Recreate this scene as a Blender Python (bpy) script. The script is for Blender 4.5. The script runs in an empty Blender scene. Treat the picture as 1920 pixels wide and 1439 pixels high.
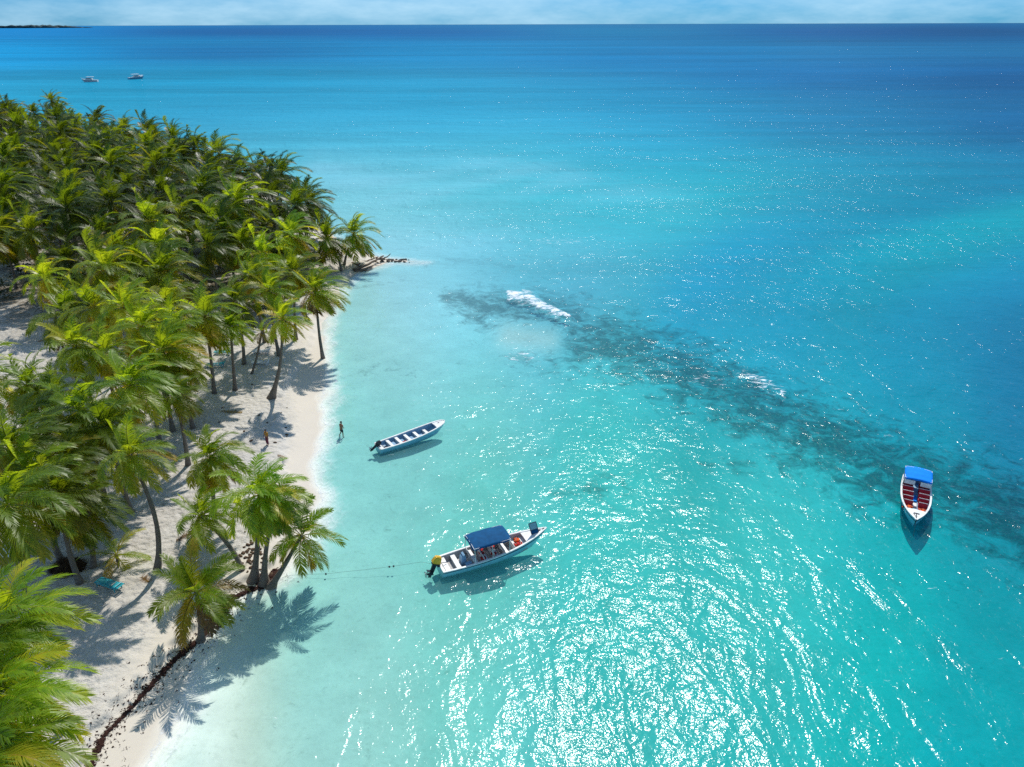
import bpy, bmesh, math, random
import numpy as np
from mathutils import Vector, Matrix, Euler

# ------------------------------------------------------------------ camera, sky, sun, exposure
S = bpy.context.scene
COL = S.collection
H = 36.0                       # drone height above the sea
FPX, CXP, CYP = 1400.0, 960.0, 719.5
PITCH = math.atan(674.5 / FPX)
ROLL = math.radians(-0.17)
SUN_AZ, SUN_EL = math.radians(11.0), math.radians(52.0)

cd = bpy.data.cameras.new("camera"); cam = bpy.data.objects.new("camera", cd); COL.objects.link(cam)
cd.sensor_width = 36.0; cd.lens = 36.0 * FPX / 1920.0
cd.clip_start = 0.5; cd.clip_end = 90000.0
_f = Vector((0, math.cos(PITCH), -math.sin(PITCH)))
_r0 = Vector((1, 0, 0)); _u0 = _r0.cross(_f)
CR = (_r0 * math.cos(ROLL) + _u0 * math.sin(ROLL)).normalized()
CU = CR.cross(_f).normalized(); CF = _f
M = Matrix((CR, CU, -CF)).transposed().to_4x4(); M.translation = (0, 0, H)
cam.matrix_world = M
S.camera = cam

W = bpy.data.worlds.new("World"); S.world = W; W.use_nodes = True
wn, wl = W.node_tree.nodes, W.node_tree.links
for n in list(wn): wn.remove(n)
sky = wn.new("ShaderNodeTexSky"); sky.sky_type = 'NISHITA'; sky.sun_disc = False
sky.sun_elevation = SUN_EL; sky.sun_rotation = SUN_AZ
sky.altitude = 30; sky.air_density = 1.0; sky.dust_density = 0.25; sky.ozone_density = 2.5
bg = wn.new("ShaderNodeBackground"); bg.inputs["Strength"].default_value = 0.085
wo = wn.new("ShaderNodeOutputWorld")
# thin cloud wisps low over the horizon, procedural in sky direction
tc = wn.new("ShaderNodeTexCoord"); mp = wn.new("ShaderNodeMapping"); mp.inputs["Scale"].default_value = (4.0, 4.0, 15)
nz = wn.new("ShaderNodeTexNoise"); nz.inputs["Scale"].default_value = 1.6; nz.inputs["Detail"].default_value = 7; nz.inputs["Roughness"].default_value = 0.62
rp = wn.new("ShaderNodeValToRGB"); rp.color_ramp.elements[0].position = 0.30; rp.color_ramp.elements[1].position = 0.82
ml = wn.new("ShaderNodeMath"); ml.operation = 'MULTIPLY'; ml.inputs[1].default_value = 0.85
mx = wn.new("ShaderNodeMix"); mx.data_type = 'RGBA'; mx.inputs["B"].default_value = (6.4, 9.3, 11.2, 1)
hs = wn.new("ShaderNodeHueSaturation"); hs.inputs["Saturation"].default_value = 1.12
wl.new(tc.outputs["Generated"], mp.inputs["Vector"]); wl.new(mp.outputs[0], nz.inputs["Vector"])
wl.new(nz.outputs["Fac"], rp.inputs["Fac"]); wl.new(rp.outputs["Color"], ml.inputs[0]); wl.new(ml.outputs[0], mx.inputs["Factor"])
wb = wn.new("ShaderNodeMix"); wb.data_type = 'RGBA'; wb.blend_type = 'MULTIPLY'; wb.inputs["Factor"].default_value = 1.0; wb.inputs["B"].default_value = (0.13, 0.53, 1.14, 1)
hs.inputs["Saturation"].default_value = 0.9
wl.new(sky.outputs[0], hs.inputs["Color"]); wl.new(hs.outputs[0], wb.inputs["A"]); wl.new(wb.outputs["Result"], mx.inputs["A"]); wl.new(mx.outputs["Result"], bg.inputs["Color"]); wl.new(bg.outputs[0], wo.inputs["Surface"])

ld = bpy.data.lights.new("sun", 'SUN'); ld.energy = 4.2; ld.angle = math.radians(0.53); ld.color = (1.0, 0.955, 0.88)
sun = bpy.data.objects.new("sun", ld); COL.objects.link(sun)
SUND = Vector((math.sin(SUN_AZ) * math.cos(SUN_EL), math.cos(SUN_AZ) * math.cos(SUN_EL), math.sin(SUN_EL)))
sun.rotation_euler = SUND.to_track_quat('Z', 'Y').to_euler(); sun.location = (0, 0, 80)

S.view_settings.view_transform = 'Standard'; S.view_settings.look = 'None'
S.view_settings.exposure = 0.15; S.view_settings.gamma = 1.0; S.view_settings.use_curve_mapping = False
S.render.engine = 'CYCLES'
S.cycles.max_bounces = 8; S.cycles.transparent_max_bounces = 24
S.cycles.diffuse_bounces = 3; S.cycles.glossy_bounces = 3; S.cycles.transmission_bounces = 4
S.cycles.caustics_reflective = False; S.cycles.caustics_refractive = False
S.cycles.use_denoising = False
S.cycles.sample_clamp_direct = 14.0; S.cycles.sample_clamp_indirect = 4.0

# ------------------------------------------------------------------ helpers
def ray(px, py):
    return (CR * ((px - CXP) / FPX) + CU * ((CYP - py) / FPX) + CF)
def gp(px, py, z=0.0):
    d = ray(px, py); t = (z - H) / d.z
    return Vector((d.x * t, d.y * t, z))
def at_y(px, py, y):
    d = ray(px, py); t = y / d.y
    return Vector((d.x * t, y, H + d.z * t))
def project(p):
    v = Vector(p) - Vector((0, 0, H)); z = v.dot(CF)
    return CXP + FPX * v.dot(CR) / z, CYP - FPX * v.dot(CU) / z
def srgb(r, g, b):
    f = lambda c: (c / 12.92 if c <= 0.04045 else ((c + 0.055) / 1.055) ** 2.4)
    return (f(r / 255), f(g / 255), f(b / 255))

def tag(o, label=None, cat=None, group=None, kind=None):
    if label: o["label"] = label
    if cat: o["category"] = cat
    if group: o["group"] = group
    if kind: o["kind"] = kind
    return o
def empty(name, loc=(0, 0, 0), rz=0.0, **k):
    o = bpy.data.objects.new(name, None); COL.objects.link(o)
    o.location = loc; o.rotation_euler = (0, 0, rz); o.empty_display_size = 0.2
    return tag(o, **k)

class MB:
    def __init__(s): s.v = []; s.f = []
    def add(s, vs, fs):
        b = len(s.v); s.v += [tuple(p) for p in vs]; s.f += [tuple(i + b for i in f) for f in fs]
    def box(s, c, size, rot=(0, 0, 0), taper=1.0, bev=0.0):
        x, y, z = size[0] / 2, size[1] / 2, size[2] / 2
        R = Euler(rot).to_matrix(); c = Vector(c)
        if bev > 0:
            b = min(bev, x * .9, y * .9, z * .9); vs = []
            rings = [(-z, b), (-z + b, 0), (z - b, 0), (z, b)]
            for zz, inn in rings:
                for sx, sy in ((-1, -1), (1, -1), (1, 1), (-1, 1)):
                    X, Y = x - inn, y - inn
                    if sx * sy > 0: pts = [(sx * (X), sy * (Y - b * .6)), (sx * (X - b * .6), sy * Y)]
                    else: pts = [(sx * (X - b * .6), sy * Y), (sx * X, sy * (Y - b * .6))]
                    if (sx, sy) == (-1, -1): pts = [pts[0], pts[1]]
                    vs += [c + R @ Vector((a * (taper if zz > 0 else 1), q * (taper if zz > 0 else 1), zz)) for a, q in pts]
            n = 8; fs = [tuple(reversed(range(n)))]
            for k in range(3):
                for i in range(n): fs.append((k * n + i, k * n + (i + 1) % n, (k + 1) * n + (i + 1) % n, (k + 1) * n + i))
            fs.append(tuple(range(3 * n, 4 * n)))
            s.add(vs, fs); return
        vs = []
        for zz in (-z, z):
            t = taper if zz > 0 else 1.0
            for sx, sy in ((-1, -1), (1, -1), (1, 1), (-1, 1)): vs.append(c + R @ Vector((sx * x * t, sy * y * t, zz)))
        s.add(vs, [(3, 2, 1, 0), (4, 5, 6, 7), (0, 1, 5, 4), (1, 2, 6, 5), (2, 3, 7, 6), (3, 0, 4, 7)])
    def tube(s, pts, radii, n=8, cap=True):
        pts = [Vector(p) for p in pts]
        if not hasattr(radii, '__len__'): radii = [radii] * len(pts)
        vs = []; up = Vector((0.13, 0.21, 1)).normalized(); prev = None
        for i, p in enumerate(pts):
            d = (pts[min(i + 1, len(pts) - 1)] - pts[max(i - 1, 0)]).normalized()
            if prev is None:
                a = d.cross(up)
                if a.length < .05: a = d.cross(Vector((1, 0, 0)))
            else: a = prev - d * prev.dot(d)
            a.normalize(); prev = a; b = d.cross(a)
            for k in range(n):
                t = 2 * math.pi * k / n; vs.append(p + (a * math.cos(t) + b * math.sin(t)) * radii[i])
        fs = []
        for i in range(len(pts) - 1):
            for k in range(n): fs.append((i * n + k, i * n + (k + 1) % n, (i + 1) * n + (k + 1) % n, (i + 1) * n + k))
        if cap: fs.append(tuple(reversed(range(n)))); fs.append(tuple(range((len(pts) - 1) * n, len(pts) * n)))
        s.add(vs, fs)
    def blob(s, c, r, seed=0, rough=.2, sub=2, sq=(1, 1, 1)):
        bm = bmesh.new(); bmesh.ops.create_icosphere(bm, subdivisions=sub, radius=1.0)
        rg = random.Random(seed); ph = [rg.uniform(0, 6.28) for _ in range(6)]; fr = [rg.uniform(1.5, 4.5) for _ in range(6)]
        b = len(s.v); c = Vector(c)
        for v in bm.verts:
            p = v.co; k = 1 + rough * (math.sin(fr[0] * p.x + ph[0]) * math.sin(fr[1] * p.y + ph[1]) + .6 * math.sin(fr[2] * p.z + ph[2]) * math.sin(fr[3] * p.x + ph[3]) + .4 * math.sin(2.3 * fr[4] * p.y + ph[4]))
            s.v.append(tuple(c + Vector((p.x * sq[0], p.y * sq[1], p.z * sq[2])) * (k * r)))
        s.f += [tuple(v.index + b for v in f.verts) for f in bm.faces]; bm.free()
    def mesh(s, name, mat, smooth=False):
        me = bpy.data.meshes.new(name); me.from_pydata(s.v, [], s.f); me.update()
        if mat: me.materials.append(mat)
        if smooth: me.polygons.foreach_set("use_smooth", [True] * len(me.polygons))
        return me
    def build(s, name, mat, parent=None, smooth=False, loc=None):
        o = bpy.data.objects.new(name, s.mesh(name, mat, smooth)); COL.objects.link(o)
        if parent: o.parent = parent
        if loc is not None: o.location = loc
        return o

def copy_tree(o, parent=None):
    c = o.copy(); COL.objects.link(c); c.parent = parent
    for ch in list(o.children): copy_tree(ch, c)
    return c

def smooth01(x):
    x = np.clip(x, 0, 1); return x * x * (3 - 2 * x)

# ------------------------------------------------------------------ materials
class NT:
    def __init__(s, name):
        s.m = bpy.data.materials.new(name); s.m.use_nodes = True; s.t = s.m.node_tree
        for n in list(s.t.nodes): s.t.nodes.remove(n)
        s.out = s.t.nodes.new("ShaderNodeOutputMaterial")
    def n(s, typ, ins=None, **props):
        x = s.t.nodes.new("ShaderNode" + typ)
        for k, v in props.items(): setattr(x, k, v)
        for k, v in (ins or {}).items():
            sock = x.inputs[k]
            if isinstance(v, bpy.types.NodeSocket): s.t.links.new(v, sock)
            else: sock.default_value = v
        return x
    def math(s, op, a, b=0.0, clamp=False):
        x = s.n("Math", {0: a, 1: b}, operation=op); x.use_clamp = clamp; return x.outputs[0]
    def mix(s, f, a, b, blend='MIX'):
        x = s.n("Mix", {}, data_type='RGBA', blend_type=blend)
        for k, v in (("Factor", f), ("A", a), ("B", b)):
            sock = [q for q in x.inputs if q.name == k and (q.type == ('VALUE' if k == "Factor" else 'RGBA'))][0]
            if isinstance(v, bpy.types.NodeSocket): s.t.links.new(v, sock)
            else: sock.default_value = v if k == "Factor" else (v + (1,) if len(v) == 3 else v)
        return [q for q in x.outputs if q.type == 'RGBA'][0]
    def noise(s, vec, scale, detail=3, rough=.5, dist=0.0):
        return s.n("TexNoise", {"Vector": vec, "Scale": scale, "Detail": detail, "Roughness": rough, "Distortion": dist})
    def ramp(s, f, p0, p1, c0=(0, 0, 0, 1), c1=(1, 1, 1, 1)):
        x = s.n("ValToRGB", {"Fac": f}); e = x.color_ramp.elements
        e[0].position = p0; e[1].position = p1; e[0].color = c0; e[1].color = c1
        return x.outputs[0]
    def done(s, sh):
        s.t.links.new(sh, s.out.inputs["Surface"]); return s.m

def paint(name, col, rough=.5, var=.12, scale=6.0, spec=.4, bump=.0, metal=0.0, dirt=None):
    N = NT(name); tcx = N.n("TexCoord").outputs["Object"]
    a = N.noise(tcx, scale, 5, .6).outputs["Fac"]
    d = dirt if dirt else tuple(c * (1 - 2.2 * var) for c in col)
    cc = N.mix(N.ramp(a, .35, .75), col, d)
    ins = {"Base Color": cc, "Roughness": rough, "Specular IOR Level": spec, "Metallic": metal}
    if bump:
        b = N.n("Bump", {"Height": N.noise(tcx, scale * 4, 4, .6).outputs["Fac"], "Strength": .6, "Distance": bump})
        ins["Normal"] = b.outputs[0]
    return N.done(N.n("BsdfPrincipled", ins).outputs[0])

MAT = {}
MAT['white'] = paint("white_gelcoat", (.78, .78, .75), .4, .13, 3)
MAT['white_worn'] = paint("worn_white_paint", (.70, .70, .68), .5, .16, 8)
MAT['hull_blue'] = paint("light_blue_hull_paint", (.20, .46, .60), .35, .10, 3)
MAT['hull_teal'] = paint("pale_teal_hull_paint", (.30, .60, .70), .35, .10, 3)
MAT['in_blue'] = paint("blue_inside_paint", (.20, .37, .53), .5, .16, 5)
MAT['in_grey'] = paint("grey_boat_sole", (.45, .43, .41), .6, .18, 6)
MAT['navy'] = paint("navy_stripe", (.012, .02, .06), .4, .1)
MAT['black'] = paint("black_engine_plastic", (.018, .022, .03), .35, .12)
MAT['yellow'] = paint("yellow_cowling", (.72, .42, .02), .35, .08, 7)
MAT['canvas_navy'] = paint("dark_blue_canvas", (.004, .078, .20), .8, .16, 3, .15, .01)
MAT['canvas_blue'] = paint("bright_blue_canvas", (.0, .22, .78), .8, .08, 3, .15, .01)
MAT['red'] = paint("red_vest_fabric", (.55, .035, .03), .8, .16, 12, .2, .015)
MAT['orange'] = paint("orange_vest_fabric", (.85, .13, .02), .8, .14, 12, .2, .015)
MAT['maroon'] = paint("maroon_seat_vinyl", (.42, .022, .04), .5, .14, 9)
MAT['steel'] = paint("dull_steel_tube", (.5, .5, .5), .3, .06, metal=.9)
MAT['teal'] = paint("turquoise_plastic", (.03, .36, .42), .45, .14, 6)
MAT['lounge_white'] = paint("white_plastic", (.74, .75, .76), .45, .10, 6)
MAT['skin'] = paint("tanned_skin", (.26, .115, .06), .5, .12, 9)
MAT['hair'] = paint("black_hair", (.012, .010, .009), .6, .1, 30)
MAT['shorts'] = paint("dark_swim_shorts", (.012, .018, .025), .8, .14, 12)
MAT['yellow_cloth'] = paint("mustard_cloth", (.42, .22, .03), .85, .14, 14)
MAT['red_cloth'] = paint("wine_red_cloth", (.16, .03, .06), .85, .14, 14)
MAT['drift'] = paint("weathered_driftwood", (.21, .15, .11), .85, .2, 5, .2, .02)
MAT['rock'] = paint("dark_shore_rock", (.11, .10, .09), .9, .22, 5, .2, .04)
MAT['husk'] = paint("dry_coconut_husk", (.11, .07, .045), .9, .2, 10, .2, .02)
MAT['coconut'] = paint("green_coconut", (.24, .20, .03), .45, .2, 6)
MAT['rope'] = paint("grey_rope", (.10, .11, .10), .9, .1, 20)
MAT['rubber'] = paint("black_rubber", (.02, .02, .02), .8, .12, 10)
MAT['glass'] = paint("tinted_window", (.03, .06, .09), .1, .05)
MAT['panel'] = paint("smoked_clear_panel", (.30, .38, .46), .15, .1)
MAT['brown_wood'] = paint("brown_board", (.30, .22, .13), .6, .16)

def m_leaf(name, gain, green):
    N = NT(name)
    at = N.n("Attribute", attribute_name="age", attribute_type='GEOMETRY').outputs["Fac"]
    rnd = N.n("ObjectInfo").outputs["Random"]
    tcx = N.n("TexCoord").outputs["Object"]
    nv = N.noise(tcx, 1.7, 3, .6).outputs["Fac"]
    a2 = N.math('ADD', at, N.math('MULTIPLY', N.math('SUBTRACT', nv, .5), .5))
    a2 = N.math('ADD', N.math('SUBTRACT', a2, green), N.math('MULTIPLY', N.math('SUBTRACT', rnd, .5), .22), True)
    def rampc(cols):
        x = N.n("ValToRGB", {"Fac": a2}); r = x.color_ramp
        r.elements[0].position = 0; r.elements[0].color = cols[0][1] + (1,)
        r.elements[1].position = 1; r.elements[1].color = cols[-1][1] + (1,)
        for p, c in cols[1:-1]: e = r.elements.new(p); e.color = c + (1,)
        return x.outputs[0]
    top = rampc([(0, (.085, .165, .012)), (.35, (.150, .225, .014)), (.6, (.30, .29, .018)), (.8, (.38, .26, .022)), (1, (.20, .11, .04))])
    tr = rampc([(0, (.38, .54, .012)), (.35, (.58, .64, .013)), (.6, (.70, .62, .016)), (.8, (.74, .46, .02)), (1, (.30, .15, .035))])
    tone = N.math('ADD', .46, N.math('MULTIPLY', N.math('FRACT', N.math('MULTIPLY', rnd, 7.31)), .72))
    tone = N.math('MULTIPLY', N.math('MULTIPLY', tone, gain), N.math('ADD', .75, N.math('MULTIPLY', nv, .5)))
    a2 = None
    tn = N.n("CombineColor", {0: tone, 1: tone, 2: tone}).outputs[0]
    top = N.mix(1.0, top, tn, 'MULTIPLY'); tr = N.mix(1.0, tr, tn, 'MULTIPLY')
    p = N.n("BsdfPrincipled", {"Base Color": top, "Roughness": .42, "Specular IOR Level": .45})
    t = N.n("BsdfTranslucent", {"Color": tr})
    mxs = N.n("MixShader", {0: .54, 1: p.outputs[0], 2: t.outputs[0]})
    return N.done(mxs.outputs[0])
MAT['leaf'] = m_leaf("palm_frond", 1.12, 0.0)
MAT['leaf_far_shaded'] = m_leaf("far_shaded_deep_green_frond", .58, .16)  # darker leaf copy: mature green plus the far crowns' shade mixed into the colour

def m_trunk():
    N = NT("palm_trunk_bark"); tcx = N.n("TexCoord").outputs["Object"]
    mpp = N.n("Mapping", {"Vector": tcx, "Scale": (.6, .6, 5.2)}).outputs[0]
    ring = N.n("TexWave", {"Vector": mpp, "Scale": .55, "Distortion": 1.6, "Detail": 2.0, "Detail Scale": 1.2}, wave_type='BANDS', bands_direction='Z').outputs["Fac"]
    nv = N.noise(tcx, 2.2, 5, .65).outputs["Fac"]
    c = N.mix(N.ramp(nv, .3, .75), (.25, .205, .165), (.13, .10, .078))
    c = N.mix(N.math('MULTIPLY', N.ramp(ring, .55, .95), .55), c, (.07, .055, .045))
    b = N.n("Bump", {"Height": N.math('ADD', ring, N.math('MULTIPLY', nv, .6)), "Strength": .8, "Distance": .025}).outputs[0]
    return N.done(N.n("BsdfPrincipled", {"Base Color": c, "Roughness": .85, "Specular IOR Level": .25, "Normal": b}).outputs[0])
MAT['trunk'] = m_trunk()

def m_sand():
    N = NT("sand_and_seabed"); tcx = N.n("TexCoord").outputs["Object"]
    sd = N.n("Attribute", attribute_name="sd").outputs["Fac"]        # metres inland of the waterline, negative at sea
    reef = N.n("Attribute", attribute_name="reef").outputs["Fac"]
    lit = N.n("Attribute", attribute_name="litter").outputs["Fac"]
    n1 = N.noise(tcx, .35, 5, .6).outputs["Fac"]; n2 = N.noise(tcx, 2.6, 6, .65).outputs["Fac"]; n3 = N.noise(tcx, 9, 4, .6).outputs["Fac"]
    dry = N.mix(N.ramp(n1, .3, .75), (.575, .545, .495), (.49, .455, .40))
    dry = N.mix(N.math('MULTIPLY', N.ramp(n2, .52, .8), .4), dry, (.36, .33, .29))
    specks = N.math('MULTIPLY', N.ramp(n3, .56, .66), N.math('MULTIPLY', N.ramp(n2, .35, .65), .6))
    dry = N.mix(specks, dry, (.20, .16, .13))
    # leaf litter under the grove
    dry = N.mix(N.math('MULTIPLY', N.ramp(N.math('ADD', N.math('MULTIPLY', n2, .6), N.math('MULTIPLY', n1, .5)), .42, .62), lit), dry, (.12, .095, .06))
    wet = N.mix(n1, (.61, .555, .475), (.54, .49, .42))
    wetf = N.ramp(N.math('ADD', sd, N.math('MULTIPLY', N.math('SUBTRACT', n1, .5), 3.0)), 0, 1)
    x = N.n("MapRange", {"Value": N.math('ADD', sd, N.math('MULTIPLY', N.math('SUBTRACT', n1, .5), 2.4)), "From Min": 3.6, "From Max": 2.2, "To Min": 0.0, "To Max": 1.0})
    land = N.mix(x.outputs[0], dry, wet)
    bed = N.mix(N.ramp(n1, .35, .7), (.82, .81, .74), (.70, .70, .64))
    bed = N.mix(N.math('MULTIPLY', N.ramp(n2, .48, .74), .38), bed, (.50, .50, .44))
    bed = N.mix(N.math('MULTIPLY', N.ramp(N.noise(tcx, 1.1, 6, .7).outputs['Fac'], .62, .72), .45), bed, (.24, .27, .22))
    nr = N.noise(tcx, .46, 8, .74, .6).outputs["Fac"]; nr2 = N.noise(tcx, 2.6, 6, .75, .4).outputs["Fac"]
    rc = N.mix(N.ramp(nr2, .47, .66), (.022, .045, .055), (.34, .30, .22))
    rf = N.n("MapRange", {"Value": N.math('ADD', reef, N.math('MULTIPLY', N.math('SUBTRACT', nr, .5), 3.3)), "From Min": .38, "From Max": 1.05}).outputs[0]
    bed = N.mix(N.math('MULTIPLY', rf, .78), bed, rc)
    bed = N.mix(N.math('MULTIPLY', N.n("Attribute", attribute_name="shoal").outputs["Fac"], N.ramp(nr2, .30, .62, (0.1, 0.1, 0.1, 1), (.75, .75, .75, 1))), bed, (.58, .52, .42))
    sea = N.n("MapRange", {"Value": sd, "From Min": .3, "From Max": -.6}).outputs[0]
    c = N.mix(sea, land, bed)
    vor = N.n("TexVoronoi", {"Vector": tcx, "Scale": 2.3, "Randomness": 1.0}, feature='SMOOTH_F1').outputs["Distance"]
    hgt = N.math('ADD', N.math('MULTIPLY', vor, .8), N.math('ADD', N.math('MULTIPLY', n2, .5), N.math('MULTIPLY', n3, .35)))
    fp = N.n("MapRange", {"Value": sd, "From Min": 1.8, "From Max": 4.5, "To Min": .05, "To Max": 1.0}).outputs[0]
    b = N.n("Bump", {"Height": hgt, "Strength": fp, "Distance": .30}).outputs[0]
    return N.done(N.n("BsdfPrincipled", {"Base Color": c, "Roughness": .9, "Specular IOR Level": .15, "Normal": b}).outputs[0])

def m_water():
    N = NT("sea_water"); tcx = N.n("TexCoord").outputs["Object"]
    wc = N.n("Attribute", attribute_name="wcol").outputs["Color"]
    ti = N.n("Attribute", attribute_name="tint").outputs["Color"]
    op = N.n("Attribute", attribute_name="op").outputs["Fac"]
    fo = N.n("Attribute", attribute_name="foam").outputs["Fac"]
    wash = N.n("Attribute", attribute_name="wash").outputs["Fac"]
    calm = N.n("Attribute", attribute_name="calm").outputs["Fac"]
    def mp_(rz, sx, sy): return N.n("Mapping", {"Vector": tcx, "Rotation": (0, 0, rz), "Scale": (sx, sy, 1)}).outputs[0]
    r1 = N.noise(mp_(.22, 1.7, 1.95), 1.0, 3, .55, .3).outputs["Fac"]      # ripples
    r2 = N.noise(mp_(-.35, .62, .58), 1.0, 3, .5, .4).outputs["Fac"]        # chop
    r3 = N.noise(mp_(.16, .30, .13), 1.0, 3, .5, .7).outputs["Fac"]       # swell
    r0 = N.noise(mp_(.1, 6.0, 4.6), 1.0, 2, .5).outputs["Fac"]             # capillary
    hgt = N.math('ADD', N.math('MULTIPLY', r1, .075), N.math('ADD', N.math('MULTIPLY', r2, .165), N.math('ADD', N.math("MULTIPLY", r3, .40), N.math('MULTIPLY', r0, .021))))
    gust = N.n("MapRange", {"Value": N.noise(mp_(.3, .022, .05), 1.0, 4, .6, .8).outputs["Fac"], "From Min": .32, "From Max": .68, "To Min": .62, "To Max": 1.22}).outputs[0]
    bmp = N.n("Bump", {"Height": N.math('MULTIPLY', hgt, N.math('MULTIPLY', calm, gust)), "Strength": 1.0, "Distance": 1.0}).outputs[0]
    # mottling of the water body: plankton and wind streaks
    m1 = N.noise(mp_(.16, .02, .09), 1.0, 5, .6, .6).outputs["Fac"]; m2 = N.noise(mp_(-.2, .25, .8), 1.0, 4, .6, .3).outputs["Fac"]
    m3 = N.noise(mp_(-.05, .0011, .0085), 1.0, 5, .62, .5).outputs["Fac"]
    mm = N.math('ADD', .105, N.math('ADD', N.math('ADD', N.math('MULTIPLY', m1, .46), N.math('MULTIPLY', m3, 1.05)), N.math('MULTIPLY', m2, .28)))
    mc = N.n("CombineColor", {0: mm, 1: mm, 2: mm}).outputs[0]
    body = N.mix(1.0, wc, mc, 'MULTIPLY')
    tr = N.n("BsdfTransparent", {"Color": ti}).outputs[0]
    df = N.n("BsdfDiffuse", {"Color": body, "Normal": bmp}).outputs[0]
    s1 = N.n("MixShader", {0: op, 1: tr, 2: df}).outputs[0]
    gl0 = N.n("BsdfAnisotropic", {"Color": (1, 1, 1, 1), "Roughness": .105, "Normal": bmp}).outputs[0]
    gl1 = N.n("BsdfAnisotropic", {"Color": (1, 1, 1, 1), "Roughness": .24, "Normal": bmp}).outputs[0]
    gl = N.n("MixShader", {0: .13, 1: gl0, 2: gl1}).outputs[0]
    fr = N.n("Fresnel", {"IOR": 1.333, "Normal": bmp}).outputs[0]
    fr = N.math('MINIMUM', N.math('MULTIPLY', fr, .62), .085)
    s2 = N.n("MixShader", {0: fr, 1: s1, 2: gl}).outputs[0]
    fn = N.noise(mp_(.5, .9, 1.9), 1.0, 7, .72, .8).outputs["Fac"]
    ff = N.n("MapRange", {"Value": N.math('ADD', fo, N.math('MULTIPLY', N.math('SUBTRACT', fn, .5), 3.5)), "From Min": .55, "From Max": .95}).outputs[0]
    wnz = N.n("TexVoronoi", {"Vector": N.n("Mapping", {"Vector": N.n("VectorMath", {0: tcx, 1: N.noise(tcx, 1.2, 3, .6).outputs["Color"]}, operation='ADD').outputs[0], "Scale": (.8, .5, 1)}).outputs[0], "Scale": 1.7}, feature='DISTANCE_TO_EDGE').outputs["Distance"]
    lace = N.n("MapRange", {"Value": wnz, "From Min": .13, "From Max": .02}).outputs[0]
    wf = N.math('MULTIPLY', N.math('MULTIPLY', wash, N.math('ADD', N.math('MULTIPLY', lace, .30), .07)), N.ramp(N.noise(tcx, .8, 4, .6).outputs["Fac"], .3, .62))
    swa = N.n("Attribute", attribute_name="shoredist").outputs["Fac"]; sn = N.noise(tcx, .42, 5, .6, .4).outputs["Fac"]; sn2 = N.noise(tcx, 1.5, 4, .65).outputs["Fac"]
    lines = None
    for off, amp, wid, st in ((.45, 2.2, .11, .85), (1.25, 3.0, .15, .5)):
        q = N.math('ABSOLUTE', N.math('ADD', N.math('ADD', swa, off), N.math('MULTIPLY', N.math('SUBTRACT', sn, .5), amp)))
        l = N.math('MULTIPLY', N.n("MapRange", {"Value": q, "From Min": wid, "From Max": .0}).outputs[0], N.math('MULTIPLY', N.ramp(sn2, .38, .62), st))
        lines = l if lines is None else N.math('MAXIMUM', lines, l)
    foam = N.math('MAXIMUM', N.math('MAXIMUM', ff, wf), lines, True)
    fd = N.n("BsdfDiffuse", {"Color": (.80, .84, .88, 1), "Normal": N.n("Bump", {"Height": fn, "Strength": .6, "Distance": .3}).outputs[0]}).outputs[0]
    return N.done(N.n("MixShader", {0: foam, 1: s2, 2: fd}).outputs[0])

# ------------------------------------------------------------------ ground, seabed and sea
SHORE_PX = [(240, 1480), (262, 1439), (296, 1385), (322, 1330), (332, 1285), (340, 1240), (378, 1188), (434, 1120), (505, 1092), (530, 1068),
            (556, 1040), (580, 985), (584, 930), (578, 890), (588, 850), (600, 790), (604, 720), (602, 660), (606, 620), (622, 575), (640, 535), (672, 512), (712, 499), (736, 490)]
shore = [gp(*p).xy for p in SHORE_PX]
far_shore = [(-14.5, 121.5), (-21, 124), (-28, 129), (-39, 149), (-57, 176), (-77, 197), (-119, 246), (-160, 277), (-217, 318), (-300, 370), (-700, 560)]
back = [(-700, -40), (-30, -40), (-22, 10)]
SHORE = np.array([tuple(p) for p in shore] + far_shore + back)
PLAT_PX = [(130, 1480), (157, 1439), (190, 1372), (240, 1320), (290, 1262), (332, 1218), (378, 1182), (432, 1112), (490, 1086), (516, 1062), (532, 1030),
           (545, 960), (540, 880), (535, 800), (528, 752), (560, 694), (584, 652), (598, 612), (612, 575), (634, 530), (668, 505), (702, 496)]
plat = [gp(*p).xy for p in PLAT_PX]
PLAT = np.array([tuple(p) for p in plat] + [(-21, 119), (-30, 126.5), (-42, 145.5), (-60, 172.5), (-80, 193), (-122, 241), (-163, 271.5), (-220, 312), (-303, 363), (-690, 550)] + [(-690, -35), (-34, -35), (-27, 10)])

def sdist(P, poly):
    x, y = P[:, 0], P[:, 1]; n = len(poly); d = np.full(len(P), 1e18); ins = np.zeros(len(P), bool)
    for i in range(n):
        a, b = poly[i], poly[(i + 1) % n]; e = b - a
        t = np.clip(((x - a[0]) * e[0] + (y - a[1]) * e[1]) / (e @ e), 0, 1)
        d = np.minimum(d, (x - a[0] - t * e[0]) ** 2 + (y - a[1] - t * e[1]) ** 2)
        c = ((a[1] <= y) & (b[1] > y)) | ((b[1] <= y) & (a[1] > y))
        if abs(e[1]) > 1e-9: ins ^= c & (x < a[0] + (y - a[1]) * e[0] / e[1])
    d = np.sqrt(d); return np.where(ins, d, -d)
def wob(x, y):
    return (np.sin(x * .31 + 1.2 * np.sin(y * .17)) * np.sin(y * .27 + .8) + .6 * np.sin(x * .83 + y * .41 + 1.7 * np.sin(y * .35)) + .4 * np.sin(x * 1.9 - y * 1.3 + 2 * np.sin(x * .6)))
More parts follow.
